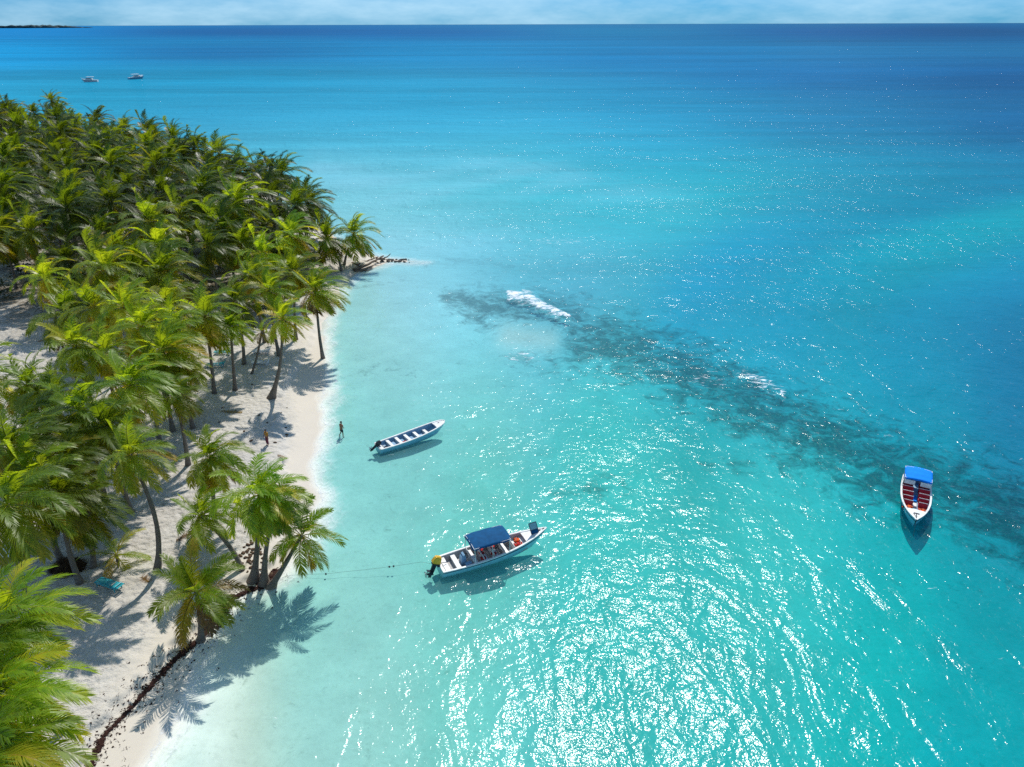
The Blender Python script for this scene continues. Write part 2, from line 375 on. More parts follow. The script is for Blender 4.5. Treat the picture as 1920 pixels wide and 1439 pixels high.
def ground_h(P):
    P = np.asarray(P, float).reshape(-1, 2)
    w = wob(P[:, 0], P[:, 1])
    s = sdist(P, SHORE) + .35 * w; p = sdist(P, PLAT) + .18 * np.sin(P[:, 0] * 2.3 + P[:, 1] * 3.1) + .12 * np.sin(P[:, 0] * 5.1 - P[:, 1] * 4.3)
    land = .50 * smooth01(s / 7.0) + .36 * smooth01(p / .55) + .06 * w * smooth01(p / 3)
    bedz = -.85 * (1 - np.exp(-np.maximum(-s, 0) / 9.0)) - .9 * smooth01((-s - 45) / 60)
    bedz = bedz + .05 * w * smooth01(-s / 8)
    return np.where(s > 0, land, bedz), s
def gz(x, y): return float(ground_h([(x, y)])[0][0])

def fan(rows_py, az):
    D = []
    for p in rows_py:
        d = ray(CXP, p); D.append(H * math.hypot(d.x, d.y) / -d.z)
    return np.array(D), az
def fan_mesh(name, D, az, zfun, mat):
    A, R = np.meshgrid(az, D); X = R * np.sin(A); Y = R * np.cos(A)
    P = np.stack([X.ravel(), Y.ravel()], 1); z = zfun(P)
    nr, nc = X.shape
    V = np.column_stack([P, z])
    i = np.arange((nr - 1) * nc).reshape(nr - 1, nc)[:, :-1].ravel()
    F = np.stack([i, i + 1, i + nc + 1, i + nc], 1)
    me = bpy.data.meshes.new(name); me.vertices.add(len(V)); me.vertices.foreach_set("co", V.ravel())
    me.loops.add(F.size); me.loops.foreach_set("vertex_index", F.ravel())
    me.polygons.add(len(F)); me.polygons.foreach_set("loop_start", np.arange(0, F.size, 4)); me.polygons.foreach_set("loop_total", np.full(len(F), 4))
    me.polygons.foreach_set("use_smooth", np.ones(len(F), bool)); me.update(calc_edges=True)
    me.materials.append(mat)
    o = bpy.data.objects.new(name, me); COL.objects.link(o); return o, P
def fattr(me, name, arr):
    a = me.attributes.new(name, 'FLOAT', 'POINT'); a.data.foreach_set("value", np.asarray(arr, np.float32))
def cattr(me, name, arr):
    a = me.attributes.new(name, 'FLOAT_COLOR', 'POINT'); a.data.foreach_set("color", np.column_stack([arr, np.ones(len(arr))]).astype(np.float32).ravel())

def to_px(P, z=0.0):
    v = np.column_stack([P, np.full(len(P), -H) + z])
    z = v @ np.array(CF); return np.stack([CXP + FPX * (v @ np.array(CR)) / z, CYP - FPX * (v @ np.array(CU)) / z], 1)
def chain(px, pts, r):
    """distance field of a chain of soft discs laid on the sea floor; pts = (x, y, scale)"""
    d = np.full(len(px), 9.0)
    for (x0, y0, s0), (x1, y1, s1) in zip(pts[:-1], pts[1:]):
        e = np.array([x1 - x0, y1 - y0]); t = np.clip(((px[:, 0] - x0) * e[0] + (px[:, 1] - y0) * e[1]) / (e @ e), 0, 1)
        dd = np.hypot(px[:, 0] - x0 - t * e[0], (px[:, 1] - y0 - t * e[1]) * 1.0) / (r * (s0 + t * (s1 - s0)))
        d = np.minimum(d, dd)
    return np.exp(-d ** 2)

AZ = np.linspace(math.radians(-58), math.radians(58), 560)
rows_g = np.concatenate([np.linspace(2600, 1500, 40), np.linspace(1498, 300, 520), np.linspace(298, 78, 120)])
Dg, _ = fan(rows_g, AZ)
ground, PG = fan_mesh("ground", Dg, AZ, lambda P: ground_h(P)[0], m_sand())
tag(ground, kind="structure")
zz, sdv = ground_h(PG)
pxg = to_px(PG, zz)
reef = np.maximum.reduce([
    chain(pxg, [(840, 560, .35), (930, 585, .8), (1000, 610, 1.15), (1120, 640, 1.1), (1260, 680, 1.0), (1380, 745, 1.1), (1500, 800, 1.25), (1620, 865, 1.35), (1760, 915, 1.35), (1960, 985, 1.7), (2300, 1100, 2)], 68),
    chain(pxg, [(1340, 775, .7), (1420, 800, .8)], 45) * .9,
    chain(pxg, [(1040, 925, .5), (1160, 915, .7)], 42) * .62,
    chain(pxg, [(900, 540, .4), (1100, 560, .6)], 40) * .6,
    chain(pxg, [(1320, 870, .4), (1440, 880, .5)], 42) * .55,
    chain(pxg, [(1220, 745, .5), (1300, 770, .6)], 40) * .6,
    chain(pxg, [(1470, 880, .6), (1560, 915, .5)], 42) * .6,
    chain(pxg, [(1540, 740, .4), (1640, 800, .4)], 40) * .5,
    chain(pxg, [(760, 500, .3), (860, 490, .5), (960, 495, .4)], 26) * .55,
    chain(pxg, [(660, 690, .5), (760, 690, .5)], 40) * .36,
    chain(pxg, [(640, 545, .2), (760, 525, .3)], 14) * .5])
pale = chain(pxg, [(960, 628, .9), (1030, 632, .8)], 32)
reef = np.clip(reef - pale * 1.1, 0, 1); fattr(ground.data, "shoal", pale)
fattr(ground.data, "sd", sdv); fattr(ground.data, "reef", reef)
pl = sdist(PG, PLAT)
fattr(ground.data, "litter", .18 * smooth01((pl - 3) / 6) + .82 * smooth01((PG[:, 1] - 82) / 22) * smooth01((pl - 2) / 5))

WC = [(-300, 60, 0, 115, 172), (0, 60, 0, 121, 178), (0, 100, 0, 141, 192), (150, 200, 0, 161, 203), (-300, 200, 0, 153, 200), (400, 62, 0, 111, 172), (400, 82, 6, 133, 188), (400, 98, 0, 121, 180), (400, 150, 0, 158, 205), (400, 220, 20, 168, 210), (550, 270, 60, 178, 215), (600, 330, 100, 193, 220), (700, 360, 130, 208, 225), (720, 450, 140, 208, 225), (800, 62, 20, 118, 178), (800, 95, 40, 143, 198), (800, 200, 45, 168, 212), (800, 280, 60, 178, 218), (900, 330, 105, 201, 225), (900, 400, 105, 198, 222), (1000, 450, 90, 198, 220), (1100, 380, 80, 198, 222), (1200, 300, 30, 168, 212), (1200, 350, 85, 198, 225), (1200, 200, 20, 158, 205), (1200, 110, 20, 138, 195), (1200, 60, 30, 133, 182), (1500, 60, 0, 113, 170), (1500, 150, 0, 128, 185), (1500, 250, 0, 143, 190), (1500, 330, 0, 158, 198), (1300, 380, 85, 198, 218), (1600, 400, 0, 153, 185), (1700, 450, 0, 173, 195), (1900, 350, 0, 133, 180), (1900, 250, 0, 118, 170), (1900, 150, 0, 106, 160), (1900, 60, 0, 100, 152), (2200, 60, 0, 98, 150), (2200, 400, 0, 128, 170), (1900, 450, 0, 158, 185), (1900, 550, 0, 145, 189), (1900, 700, 0, 130, 174), (1900, 800, 0, 128, 169), (1700, 600, 0, 155, 194), (1700, 750, 0, 145, 179), (1500, 550, 0, 162, 204), (1500, 650, 5, 155, 189), (1350, 500, 40, 170, 214), (1300, 600, 50, 160, 199), (1100, 520, 95, 180, 214), (1000, 520, 105, 185, 217), (900, 500, 120, 195, 224), (850, 560, 125, 195, 214), (760, 520, 150, 210, 231), (700, 560, 165, 218, 224), (700, 650, 140, 208, 217), (650, 620, 160, 215, 214), (640, 750, 150, 213, 214), (750, 720, 135, 205, 209), (750, 900, 130, 208, 209), (650, 900, 140, 212, 212), (900, 750, 120, 205, 209), (900, 900, 105, 205, 204), (1100, 800, 75, 195, 199), (1200, 900, 75, 200, 201), (1300, 800, 55, 175, 184), (1500, 1000, 60, 195, 199), (1400, 1100, 70, 200, 199), (1700, 1100, 30, 180, 187), (1850, 1100, 0, 150, 169), (1850, 1250, 0, 170, 181), (1900, 1400, 0, 165, 179), (2300, 1300, 0, 150, 169), (1600, 1300, 30, 185, 189), (1400, 1400, 60, 195, 197), (1100, 1400, 80, 198, 197), (1100, 1150, 90, 205, 204), (850, 1250, 125, 212, 207), (700, 1300, 150, 215, 209), (600, 1200, 140, 213, 209), (600, 1400, 160, 215, 209), (450, 1400, 175, 217, 200), (400, 1250, 165, 210, 195), (620, 1050, 150, 213, 209), (1000, 1800, 110, 205, 199), (300, 1700, 175, 217, 200), (1800, 1800, 0, 165, 179), (600, 480, 150, 210, 222)]
WCL = [(-300, 60, 0.0000, 0.1714, 0.4125), (0, 60, 0.0000, 0.1912, 0.4452), (0, 100, 0.0000, 0.2664, 0.5271), (150, 200, 0.0005, 0.2247, 0.3345), (-300, 200, 0.0000, 0.3185, 0.5776), (400, 62, 0.0005, 0.0487, 0.1751), (400, 82, 0.0005, 0.1693, 0.3340), (400, 98, 0.0005, 0.0408, 0.1641), (400, 150, 0.0005, 0.2211, 0.3665), (400, 220, 0.0005, 0.1795, 0.3185), (550, 270, 0.0005, 0.2359, 0.3827), (600, 330, 0.0005, 0.3607, 0.4472), (700, 360, 0.2294, 0.6068, 0.5345), (720, 450, 0.2828, 0.6131, 0.6122), (800, 62, 0.0005, 0.0852, 0.2550), (800, 95, 0.0005, 0.1849, 0.3667), (800, 200, 0.0005, 0.2224, 0.3739), (800, 280, 0.0005, 0.2276, 0.4283), (900, 330, 0.0531, 0.5213, 0.5551), (900, 400, 0.1183, 0.4973, 0.5472), (1000, 450, 0.0005, 0.4459, 0.4264), (1100, 380, 0.0010, 0.4969, 0.5197), (1200, 300, 0.0005, 0.1687, 0.4154), (1200, 350, 0.0187, 0.5472, 0.6224), (1200, 200, 0.0005, 0.1897, 0.3429), (1200, 110, 0.0005, 0.1303, 0.2997), (1200, 60, 0.0005, 0.1551, 0.2838), (1500, 60, 0.0005, 0.0616, 0.2090), (1500, 150, 0.0005, 0.0989, 0.2688), (1500, 250, 0.0005, 0.0562, 0.1856), (1500, 330, 0.0005, 0.1716, 0.3262), (1300, 380, 0.0005, 0.5366, 0.4832), (1600, 400, 0.0005, 0.2432, 0.2741), (1700, 450, 0.0005, 0.4487, 0.4128), (1900, 350, 0.0005, 0.0800, 0.2498), (1900, 250, 0.0005, 0.0265, 0.1510), (1900, 150, 0.0005, 0.0533, 0.1767), (1900, 60, 0.0005, 0.0350, 0.1106), (2200, 60, 0.0000, 0.1221, 0.3050), (2200, 400, 0.0000, 0.2159, 0.4020), (1900, 450, 0.0005, 0.3127, 0.3192), (1900, 550, 0.0005, 0.2488, 0.4213), (1900, 700, 0.0005, 0.1581, 0.3012), (1900, 800, 0.0005, 0.1166, 0.2387), (1700, 600, 0.0005, 0.3311, 0.5096), (1700, 750, 0.0005, 0.1565, 0.2441), (1500, 550, 0.0005, 0.3220, 0.5758), (1500, 650, 0.0005, 0.2131, 0.3124), (1350, 500, 0.0005, 0.4004, 0.6846), (1300, 600, 0.0045, 0.2409, 0.4210), (1100, 520, 0.1138, 0.3498, 0.5352), (1000, 520, 0.1504, 0.3860, 0.5682), (900, 500, 0.2183, 0.5184, 0.6845), (850, 560, 0.3232, 0.8508, 0.9500), (760, 520, 0.3879, 0.6501, 0.7908), (700, 560, 0.5273, 0.7670, 0.7424), (700, 650, 0.1932, 0.4970, 0.5289), (650, 620, 0.3797, 0.5590, 0.4517), (640, 750, 0.0797, 0.4357, 0.4051), (750, 720, 0.1797, 0.4293, 0.3556), (750, 900, 0.1557, 0.4760, 0.4164), (650, 900, 0.1650, 0.4541, 0.4021), (900, 750, 0.1458, 0.4476, 0.3460), (900, 900, 0.0432, 0.4272, 0.3280), (1100, 800, 0.0202, 0.4433, 0.3545), (1200, 900, 0.0500, 0.5004, 0.4176), (1300, 800, 0.0033, 0.2723, 0.2057), (1500, 1000, 0.0397, 0.4834, 0.4214), (1400, 1100, 0.0620, 0.5119, 0.4236), (1700, 1100, 0.0063, 0.4204, 0.3665), (1850, 1100, 0.0005, 0.1684, 0.2062), (1850, 1250, 0.0005, 0.3956, 0.3678), (1900, 1400, 0.0005, 0.3038, 0.3234), (2300, 1300, 0.0000, 0.3050, 0.3968), (1600, 1300, 0.0005, 0.4011, 0.3644), (1400, 1400, 0.0005, 0.3119, 0.3030), (1100, 1400, 0.0005, 0.2697, 0.2421), (1100, 1150, 0.0427, 0.4803, 0.4241), (850, 1250, 0.1538, 0.5321, 0.4364), (700, 1300, 0.3122, 0.5892, 0.4953), (600, 1200, 0.1701, 0.5511, 0.5156), (600, 1400, 0.3717, 0.5510, 0.4655), (450, 1400, 0.3512, 0.4543, 0.2854), (400, 1250, 0.8756, 0.9500, 0.9500), (620, 1050, 0.2965, 0.5570, 0.5212), (1000, 1800, 0.1559, 0.6105, 0.5711), (300, 1700, 0.4287, 0.6939, 0.5776), (1800, 1800, 0.0000, 0.3763, 0.4508), (600, 480, 0.3050, 0.6445, 0.7305)]
#WCL_END
def water_colour(P):
    px = to_px(P); fx = .40 + .60 * smooth01((px[:, 1] - 280) / 340); q = np.stack([(px[:, 0] - 960) * fx, 330 * np.log(np.maximum(px[:, 1] - 30, 4))], 1)
    num = np.zeros((len(P), 3)); den = np.zeros(len(P))
    for x, y, r, g, b in WCL:
        c = np.array([(x - 960) * (.40 + .60 * float(smooth01(np.array([(y - 280) / 340]))[0])), 330 * math.log(max(y - 30, 4))])
        d2 = ((q - c) ** 2).sum(1); w = 1.0 / (d2 + 125 ** 2) ** 2.2
        num += w[:, None] * np.array([r, g, b], float); den += w
    return num / den[:, None]

rows_w = np.concatenate([np.linspace(2600, 1500, 30), np.linspace(1498, 300, 420), np.linspace(298, 60, 170), np.linspace(59, 46.2, 60)])
Dw, _ = fan(rows_w, AZ)
Dw = np.concatenate([Dw, [45000.0]])
sea, PW = fan_mesh("sea", Dw, AZ, lambda P: .55 * chain(to_px(P), [(950, 553, .6), (990, 560, 1.0), (1010, 573, .9), (1040, 586, .8), (1066, 596, .4)], 11) + .18 * chain(to_px(P), [(1390, 702, .6), (1430, 718, 1), (1470, 740, .7)], 12), m_water())
tag(sea, kind="structure")
C = water_colour(PW)
KW = 1.02                       # light reaching a level white surface, over pi
alb = np.clip(C / KW, .002, .9)
_, sw = ground_h(PW)
pxw = to_px(PW)
milky = np.maximum(chain(pxw, [(600, 330, .7), (760, 365, 1), (900, 338, .8), (1060, 352, .8), (1120, 360, .5), (1300, 376, .5)], 52) * smooth01((1420 - pxw[:, 0]) / 420), chain(pxw, [(690, 470, .8), (850, 440, .8), (980, 452, .7), (1140, 474, .5)], 46) * smooth01((1240 - pxw[:, 0]) / 380))[:, None] * .36
milky = milky * (.75 + .45 * wob(PW[:, 0] * .10, PW[:, 1] * .16)[:, None]).clip(0, 1.2)
alb = alb * (1 - milky) + np.array([.30, .62, .74]) * milky
shoal = chain(pxw, [(955, 626, .9), (1030, 632, .8)], 30)[:, None]
SANDL = np.array([.77, .76, .70])
tint = np.sqrt(np.clip(C / KW / SANDL, .004, 1.0)) 
fade = smooth01(-sw / 2.6)[:, None]
tint = 1 - (1 - tint) * fade * (1 - .32 * shoal)
Dist = np.hypot(PW[:, 0], PW[:, 1])
op = .15 * smooth01(-sw / 9) + .45 * smooth01((Dist - 75) / 60) + .4 * smooth01((Dist - 130) / 170)
reefw = np.maximum(chain(pxw, [(840, 560, .35), (930, 585, .8), (1000, 610, 1.15), (1120, 640, 1.1), (1260, 680, 1.0), (1380, 745, 1.1), (1500, 800, 1.25), (1620, 865, 1.35), (1760, 915, 1.35), (1960, 985, 1.7), (2300, 1100, 2)], 58), 0)
op = op * (1 - .62 * reefw) * (1 - .5 * shoal[:, 0])
foamm = np.maximum.reduce([
    chain(pxw, [(955, 556, .7), (990, 562, 1.0), (1010, 575, .8), (1040, 588, .7), (1066, 597, .3)], 12) * .90,
    chain(pxw, [(980, 546, .3), (998, 552, .3)], 12) * .7,
    chain(pxw, [(965, 664, 1), (990, 668, 1)], 20) * .42,
    chain(pxw, [(1390, 702, .6), (1430, 718, 1), (1470, 740, .7)], 16) * .55,
    chain(pxw, [(1300, 712, .8), (1350, 718, .8)], 18) * .38,
    chain(pxw, [(1010, 452, 1), (1090, 455, 1)], 7) * .42])
wash = np.exp(-((sw + 1.2) / 1.1) ** 2) * smooth01((PW[:, 1] - 40) / 12) * (PW[:, 1] < 88) + .35 * np.exp(-((sw + 1.2) / .8) ** 2) * (PW[:, 1] <= 52)
me = sea.data
cattr(me, "wcol", alb); cattr(me, "tint", tint); fattr(me, "op", np.clip(op, 0, 1)); fattr(me, "shoredist", np.clip(sw, -12, 3)); fattr(me, "foam", foamm); fattr(me, "wash", wash * (sw < .4))
fattr(me, "calm", (.25 + .75 * smooth01(-sw / 14)) * (.93 + .07 * smooth01((Dist - 34) / 26)) * (1 + .70 * smooth01((Dist - 65) / 110)))

# low wooded land on the horizon
mb = MB(); rg = random.Random(4)
a0, a1 = gp(-420, 55.5), gp(152, 52.6)
n = 110
for k in range(n):
    t = (k + .5) / n; p = a0.lerp(a1, t)
    hgt = 34 * min(1, (1 - t) * 7 + .22) * rg.uniform(.7, 1.1)
    mb.blob((p.x, p.y + rg.uniform(0, 400), hgt * .30), 1, k, .22, 1, (70, 120, hgt * .8))
isl = mb.build("far_island", paint("distant_mangrove", (.03, .07, .075), .9, .2, .02), smooth=True); tag(isl, kind="structure")

# ------------------------------------------------------------------ coconut palms
WIND = Vector((1.0, -.12, .0))
def crown_mesh(seed, nf=23, L0=3.9, nl=38, dead=2, wind=1.0):
    rg = random.Random(seed); V = []; F = []; A = []
    def vert(p, a): V.append((p.x, p.y, p.z)); A.append(a); return len(V) - 1
    for i in range(nf + dead):
        isdead = i >= nf
        q = (i + .5) / nf if not isdead else 1.0
        az = i * 2.39996 + rg.uniform(-.3, .3)
        el = math.radians(84 - 128 * q ** .92 + rg.uniform(-9, 9)) if not isdead else math.radians(rg.uniform(-60, -35))
        L = L0 * (.72 + .36 * math.sin(math.pi * min(1, q * .75 + .18))) * rg.uniform(.9, 1.1) * (.85 if isdead else 1)
        age = min(1, max(0, .06 + .46 * q ** 2.4 + rg.uniform(-.1, .12))) if not isdead else rg.uniform(.85, 1.0)
        if not isdead and rg.random() < .12: age = min(1, age + .35)
        d = Vector((math.cos(az) * math.cos(el), math.sin(az) * math.cos(el), math.sin(el)))
        p = Vector((math.cos(az) * .10, math.sin(az) * .10, .12 - .35 * q)); n = 11; ds = L / n
        pts = [p.copy()]; dirs = [d.copy()]; droop = rg.uniform(.24, .40) * (1.28 if q > .65 else 1); wv = WIND * rg.uniform(.12, .30) * wind
        for k in range(n):
            t = (k + 1) / n
            d = (d + Vector((0, 0, -droop * ds * (.35 + 1.1 * t))) + wv * ds * (.4 + 1.2 * t)).normalized()
            p = p + d * ds; pts.append(p.copy()); dirs.append(d.copy())
        # rachis: a thin three-sided stem
        base = len(V)
        for k in range(n + 1):
            up = Vector((0, 0, 1)); s = dirs[k].cross(up)
            if s.length < .05: s = Vector((-math.sin(az), math.cos(az), 0))
            s.normalize(); nn = s.cross(dirs[k]); r = .045 * (1 - .8 * k / n) + .006
            for ang in (0.5, 2.6, 4.71): vert(pts[k] + (s * math.cos(ang) + nn * math.sin(ang)) * r, min(1, age * .6 + .38))
        for k in range(n):
            for j in range(3): F.append((base + k * 3 + j, base + k * 3 + (j + 1) % 3, base + k * 3 + 3 + (j + 1) % 3, base + k * 3 + 3 + j))
        tw = rg.uniform(-.5, .5)
        for j in range(nl):
            t = .13 + .87 * (j + .5) / nl; x = t * n; k = min(int(x), n - 1); fr = x - k
            P0 = pts[k].lerp(pts[k + 1], fr); D = dirs[k].lerp(dirs[k + 1], fr).normalized()
            up = Vector((0, 0, 1)); s = D.cross(up)
            if s.length < .08: s = Vector((-math.sin(az), math.cos(az), 0))
            s.normalize(); nn = s.cross(D).normalized()
            s2 = (s * math.cos(tw * t) + nn * math.sin(tw * t)); n2 = s2.cross(D).normalized()
            if n2.z < 0: n2 = -n2
            ll = 1.12 * (L0 / 3.9) * (math.sin(math.pi * min(1, .16 + t * .78)) ** .6) * rg.uniform(.85, 1.1)
            a = math.radians(68 - 40 * t + rg.uniform(-7, 7))
            for sg in (-1, 1):
                if rg.random() < (.05 + (.25 if isdead else 0)): continue
                ld = (D * math.cos(a) + s2 * sg * math.sin(a) + n2 * .22).normalized()
                sag = (.35 + .5 * q + (.5 if isdead else 0)) * rg.uniform(.7, 1.25)
                w = .037 * rg.uniform(.8, 1.25) * (L0 / 3.9)
                wd = ld.cross(n2).normalized()
                m = P0 + ld * ll * .5 + Vector((0, 0, -.12 * sag * ll)) + wv * .25 * ll
                e = P0 + ld * ll * .95 + Vector((0, 0, -.55 * sag * ll)) + wv * .9 * ll
                ag = min(1, age + .05 * rg.random() + .10 * t)
                i0 = vert(P0 - wd * w * .6, ag); i1 = vert(P0 + wd * w * .6, ag)
                i2 = vert(m - wd * w, ag); i3 = vert(m + wd * w, ag); i4 = vert(e, min(1, ag + .10))
                F.append((i0, i1, i3, i2)); F.append((i2, i3, i4))
    me = bpy.data.meshes.new("crown"); me.from_pydata(V, [], F); me.update(); me.materials.append(MAT['leaf'])
    fattr(me, "age", A)
    return me
CROWNS = [crown_mesh(100 + i, nf=26 + (i * 3) % 7, L0=4.25 + .25 * ((i * 5) % 3 - 1), nl=44, dead=(i % 3)) for i in range(10)]
FAR_SHADED = []  # crown copies for the far grove, shade put into their leaf colour
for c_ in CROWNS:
    d_ = c_.copy(); d_.name = 'crown'; d_.materials[0] = MAT['leaf_far_shaded']; FAR_SHADED.append(d_)
YOUNG = crown_mesh(77, nf=11, L0=2.6, nl=30, dead=0, wind=.8)
SPARSE = crown_mesh(78, nf=19, L0=3.6, nl=40, dead=1, wind=.7)
LOW = crown_mesh(79, nf=26, L0=3.7, nl=44, dead=0, wind=.35)

def trunk_mesh(top, bow=(0, 0), r0=.19, r1=.115, flare=1.7, n=12, sides=10):
    mb = MB(); pts = []; rad = []; top = Vector(top)
    for k in range(n + 1):
        t = k / n
        b = math.sin(math.pi * t) * (1 - t * .4)
        pts.append(Vector((top.x * (t ** 1.25) + bow[0] * b, top.y * (t ** 1.25) + bow[1] * b, -.35 + (top.z + .35) * t)))
        rad.append((r0 + (r1 - r0) * t) * (1 + (flare - 1) * math.exp(-t * 9)) * (1 + .05 * math.sin(k * 2.1)))
    mb.tube(pts, rad, sides); return mb.mesh("trunk", MAT['trunk'], True)
def nuts_mesh(seed):
    mb = MB(); rg = random.Random(seed)
    for k in range(9):
        a = rg.uniform(0, 6.28); mb.blob((math.cos(a) * rg.uniform(.2, .34), math.sin(a) * rg.uniform(.2, .34), -.28 + rg.uniform(-.22, .15)), rg.uniform(.10, .135), k, .04, 1, (1, 1, 1.2))
    return mb.mesh("coconut_cluster", MAT['coconut'], True)
NUTS = [nuts_mesh(i) for i in range(3)]
PALMS = []
def palm(base, top, crown, label, group=None, scale=1.0, rz=0.0, tilt=(0, 0), bow=None, nuts=None, tmesh=None, r0=.19, flare=1.7, name="coconut_palm"):
    """base, top: world points; the crown sits on the trunk's top"""
    o = empty(name, base, label=label, cat="palm tree", group=group)
    rel = Vector(top) - Vector(base)
    if tmesh is None:
        if bow is None: bow = (random.uniform(-.35, .35), random.uniform(-.3, .3))
        tm = trunk_mesh(rel, bow, r0=r0, flare=flare)
    else: tm = tmesh
    t = bpy.data.objects.new("trunk", tm); COL.objects.link(t); t.parent = o
    c = bpy.data.objects.new("crown", crown); COL.objects.link(c); c.parent = o
    c.location = rel; c.scale = (scale,) * 3; c.rotation_euler = (tilt[0], tilt[1], rz)
    if nuts is not None:
        q = bpy.data.objects.new("coconut_cluster", NUTS[nuts % 3]); COL.objects.link(q); q.parent = o; q.location = rel; q.rotation_euler = (0, 0, rz * 3)
    PALMS.append((base[0], base[1])); return o
random.seed(11)
BEACH_G = "coconut palms along the beach edge"
# (crown px, crown py, base px, base py, crown kind, scale, bow, label)
KNOWN = [
 (245, 852, 293, 1066, 0, .92, (.9, 0), "tall palm with curved ringed trunk rising from bright sand above the blue lounger"),
 (150, 948, 173, 1066, 1, .92, (.3, .2), "palm with dark slim trunk standing directly behind the young palm and blue lounger"),
 (395, 858, 402, 985, 2, .86, (.1, 0), "upright palm with stiff feathery crown just below the person on the beach"),
 (378, 968, 452, 1062, 3, .84, (.2, .2), "palm with dark drooping fronds between ringed trunk palm and shoreline clump"),
 (486, 926, 472, 1072, 4, .95, (.25, 0), "broad full palm on grey trunk, tallest of the clump at the waterline"),
 (515, 945, 492, 1078, 5, .72, (-.1, 0), "palm leaning right from the dark root mass, crown tucked behind the broad palm"),
 (530, 598, 507, 745, 6, .92, (.75, .0), "lone palm with pale bent trunk and yellow skirt on the open beach"),
 (664, 440, 645, 494, 7, .95, (-.1, 0), "outermost palm on the point above the driftwood"),
 (613, 448, 640, 505, 8, 1.0, (.3, 0), "palm leaning left beside the outermost palm on the point"),
 (52, 722, 95, 868, 9, .95, (.3, 0), "left of twin yellow green palms, on a dark leaning trunk"),
 (102, 738, 140, 880, 0, .90, (0, 0), "right of twin yellow green palms, fronds browning beneath"),
 (86, 522, 108, 615, 1, 1.15, (0, 0), "large palm overhanging the upper left sand clearing"),
]
for i, (cx, cy, bx, by, ck, sc, bow, lab) in enumerate(KNOWN):
    b = gp(bx, by, .8); b.z = gz(b.x, b.y); t = at_y(cx, cy, b.y + .2)
    palm(b, t, CROWNS[ck], lab, BEACH_G, sc * (1.05 if i in (7, 8) else .76), random.uniform(-.5, .5), (random.uniform(-.08, .08), random.uniform(-.08, .08)), bow, nuts=i, flare=3.1 if i in (4, 5, 6) else 1.7)
# low leaning palms over the water
b = gp(505, 1088, .5); b.z = max(.1, gz(b.x, b.y)); t = gp(566, 1004, 4.3)
palm(b, t, SPARSE, "small palm leaning far out over the shallows from the dark root mass", BEACH_G, .76, .2, (0, .22), (.25, -.3), r0=.22, flare=2.2)
b = gp(372, 1186, .6); b.z = max(.1, gz(b.x, b.y)); t = gp(368, 1108, 4.4)
palm(b, t, LOW, "low round palm alone at the eroded bank with glossy fresh fronds", BEACH_G, .80, .1, (.25, .1), (.3, -.3), r0=.2, flare=2.0)
b = gp(222, 1062, .9); b.z = gz(b.x, b.y); t = b + Vector((.1, .0, 1.1))
palm(b, t, YOUNG, "young knee high palm on the sand right of the dark trunk", BEACH_G, .85, .3, (0, 0), (0, 0), r0=.10, flare=1.5)
b = gp(470, 702, .8); b.z = gz(b.x, b.y); t = at_y(491, 622, b.y)
palm(b, t, YOUNG, "thin sickly palm with hooked trunk and few yellow fronds near the white loungers", BEACH_G, .62, .3, (0, .1), (.35, 0), r0=.12, flare=1.5)
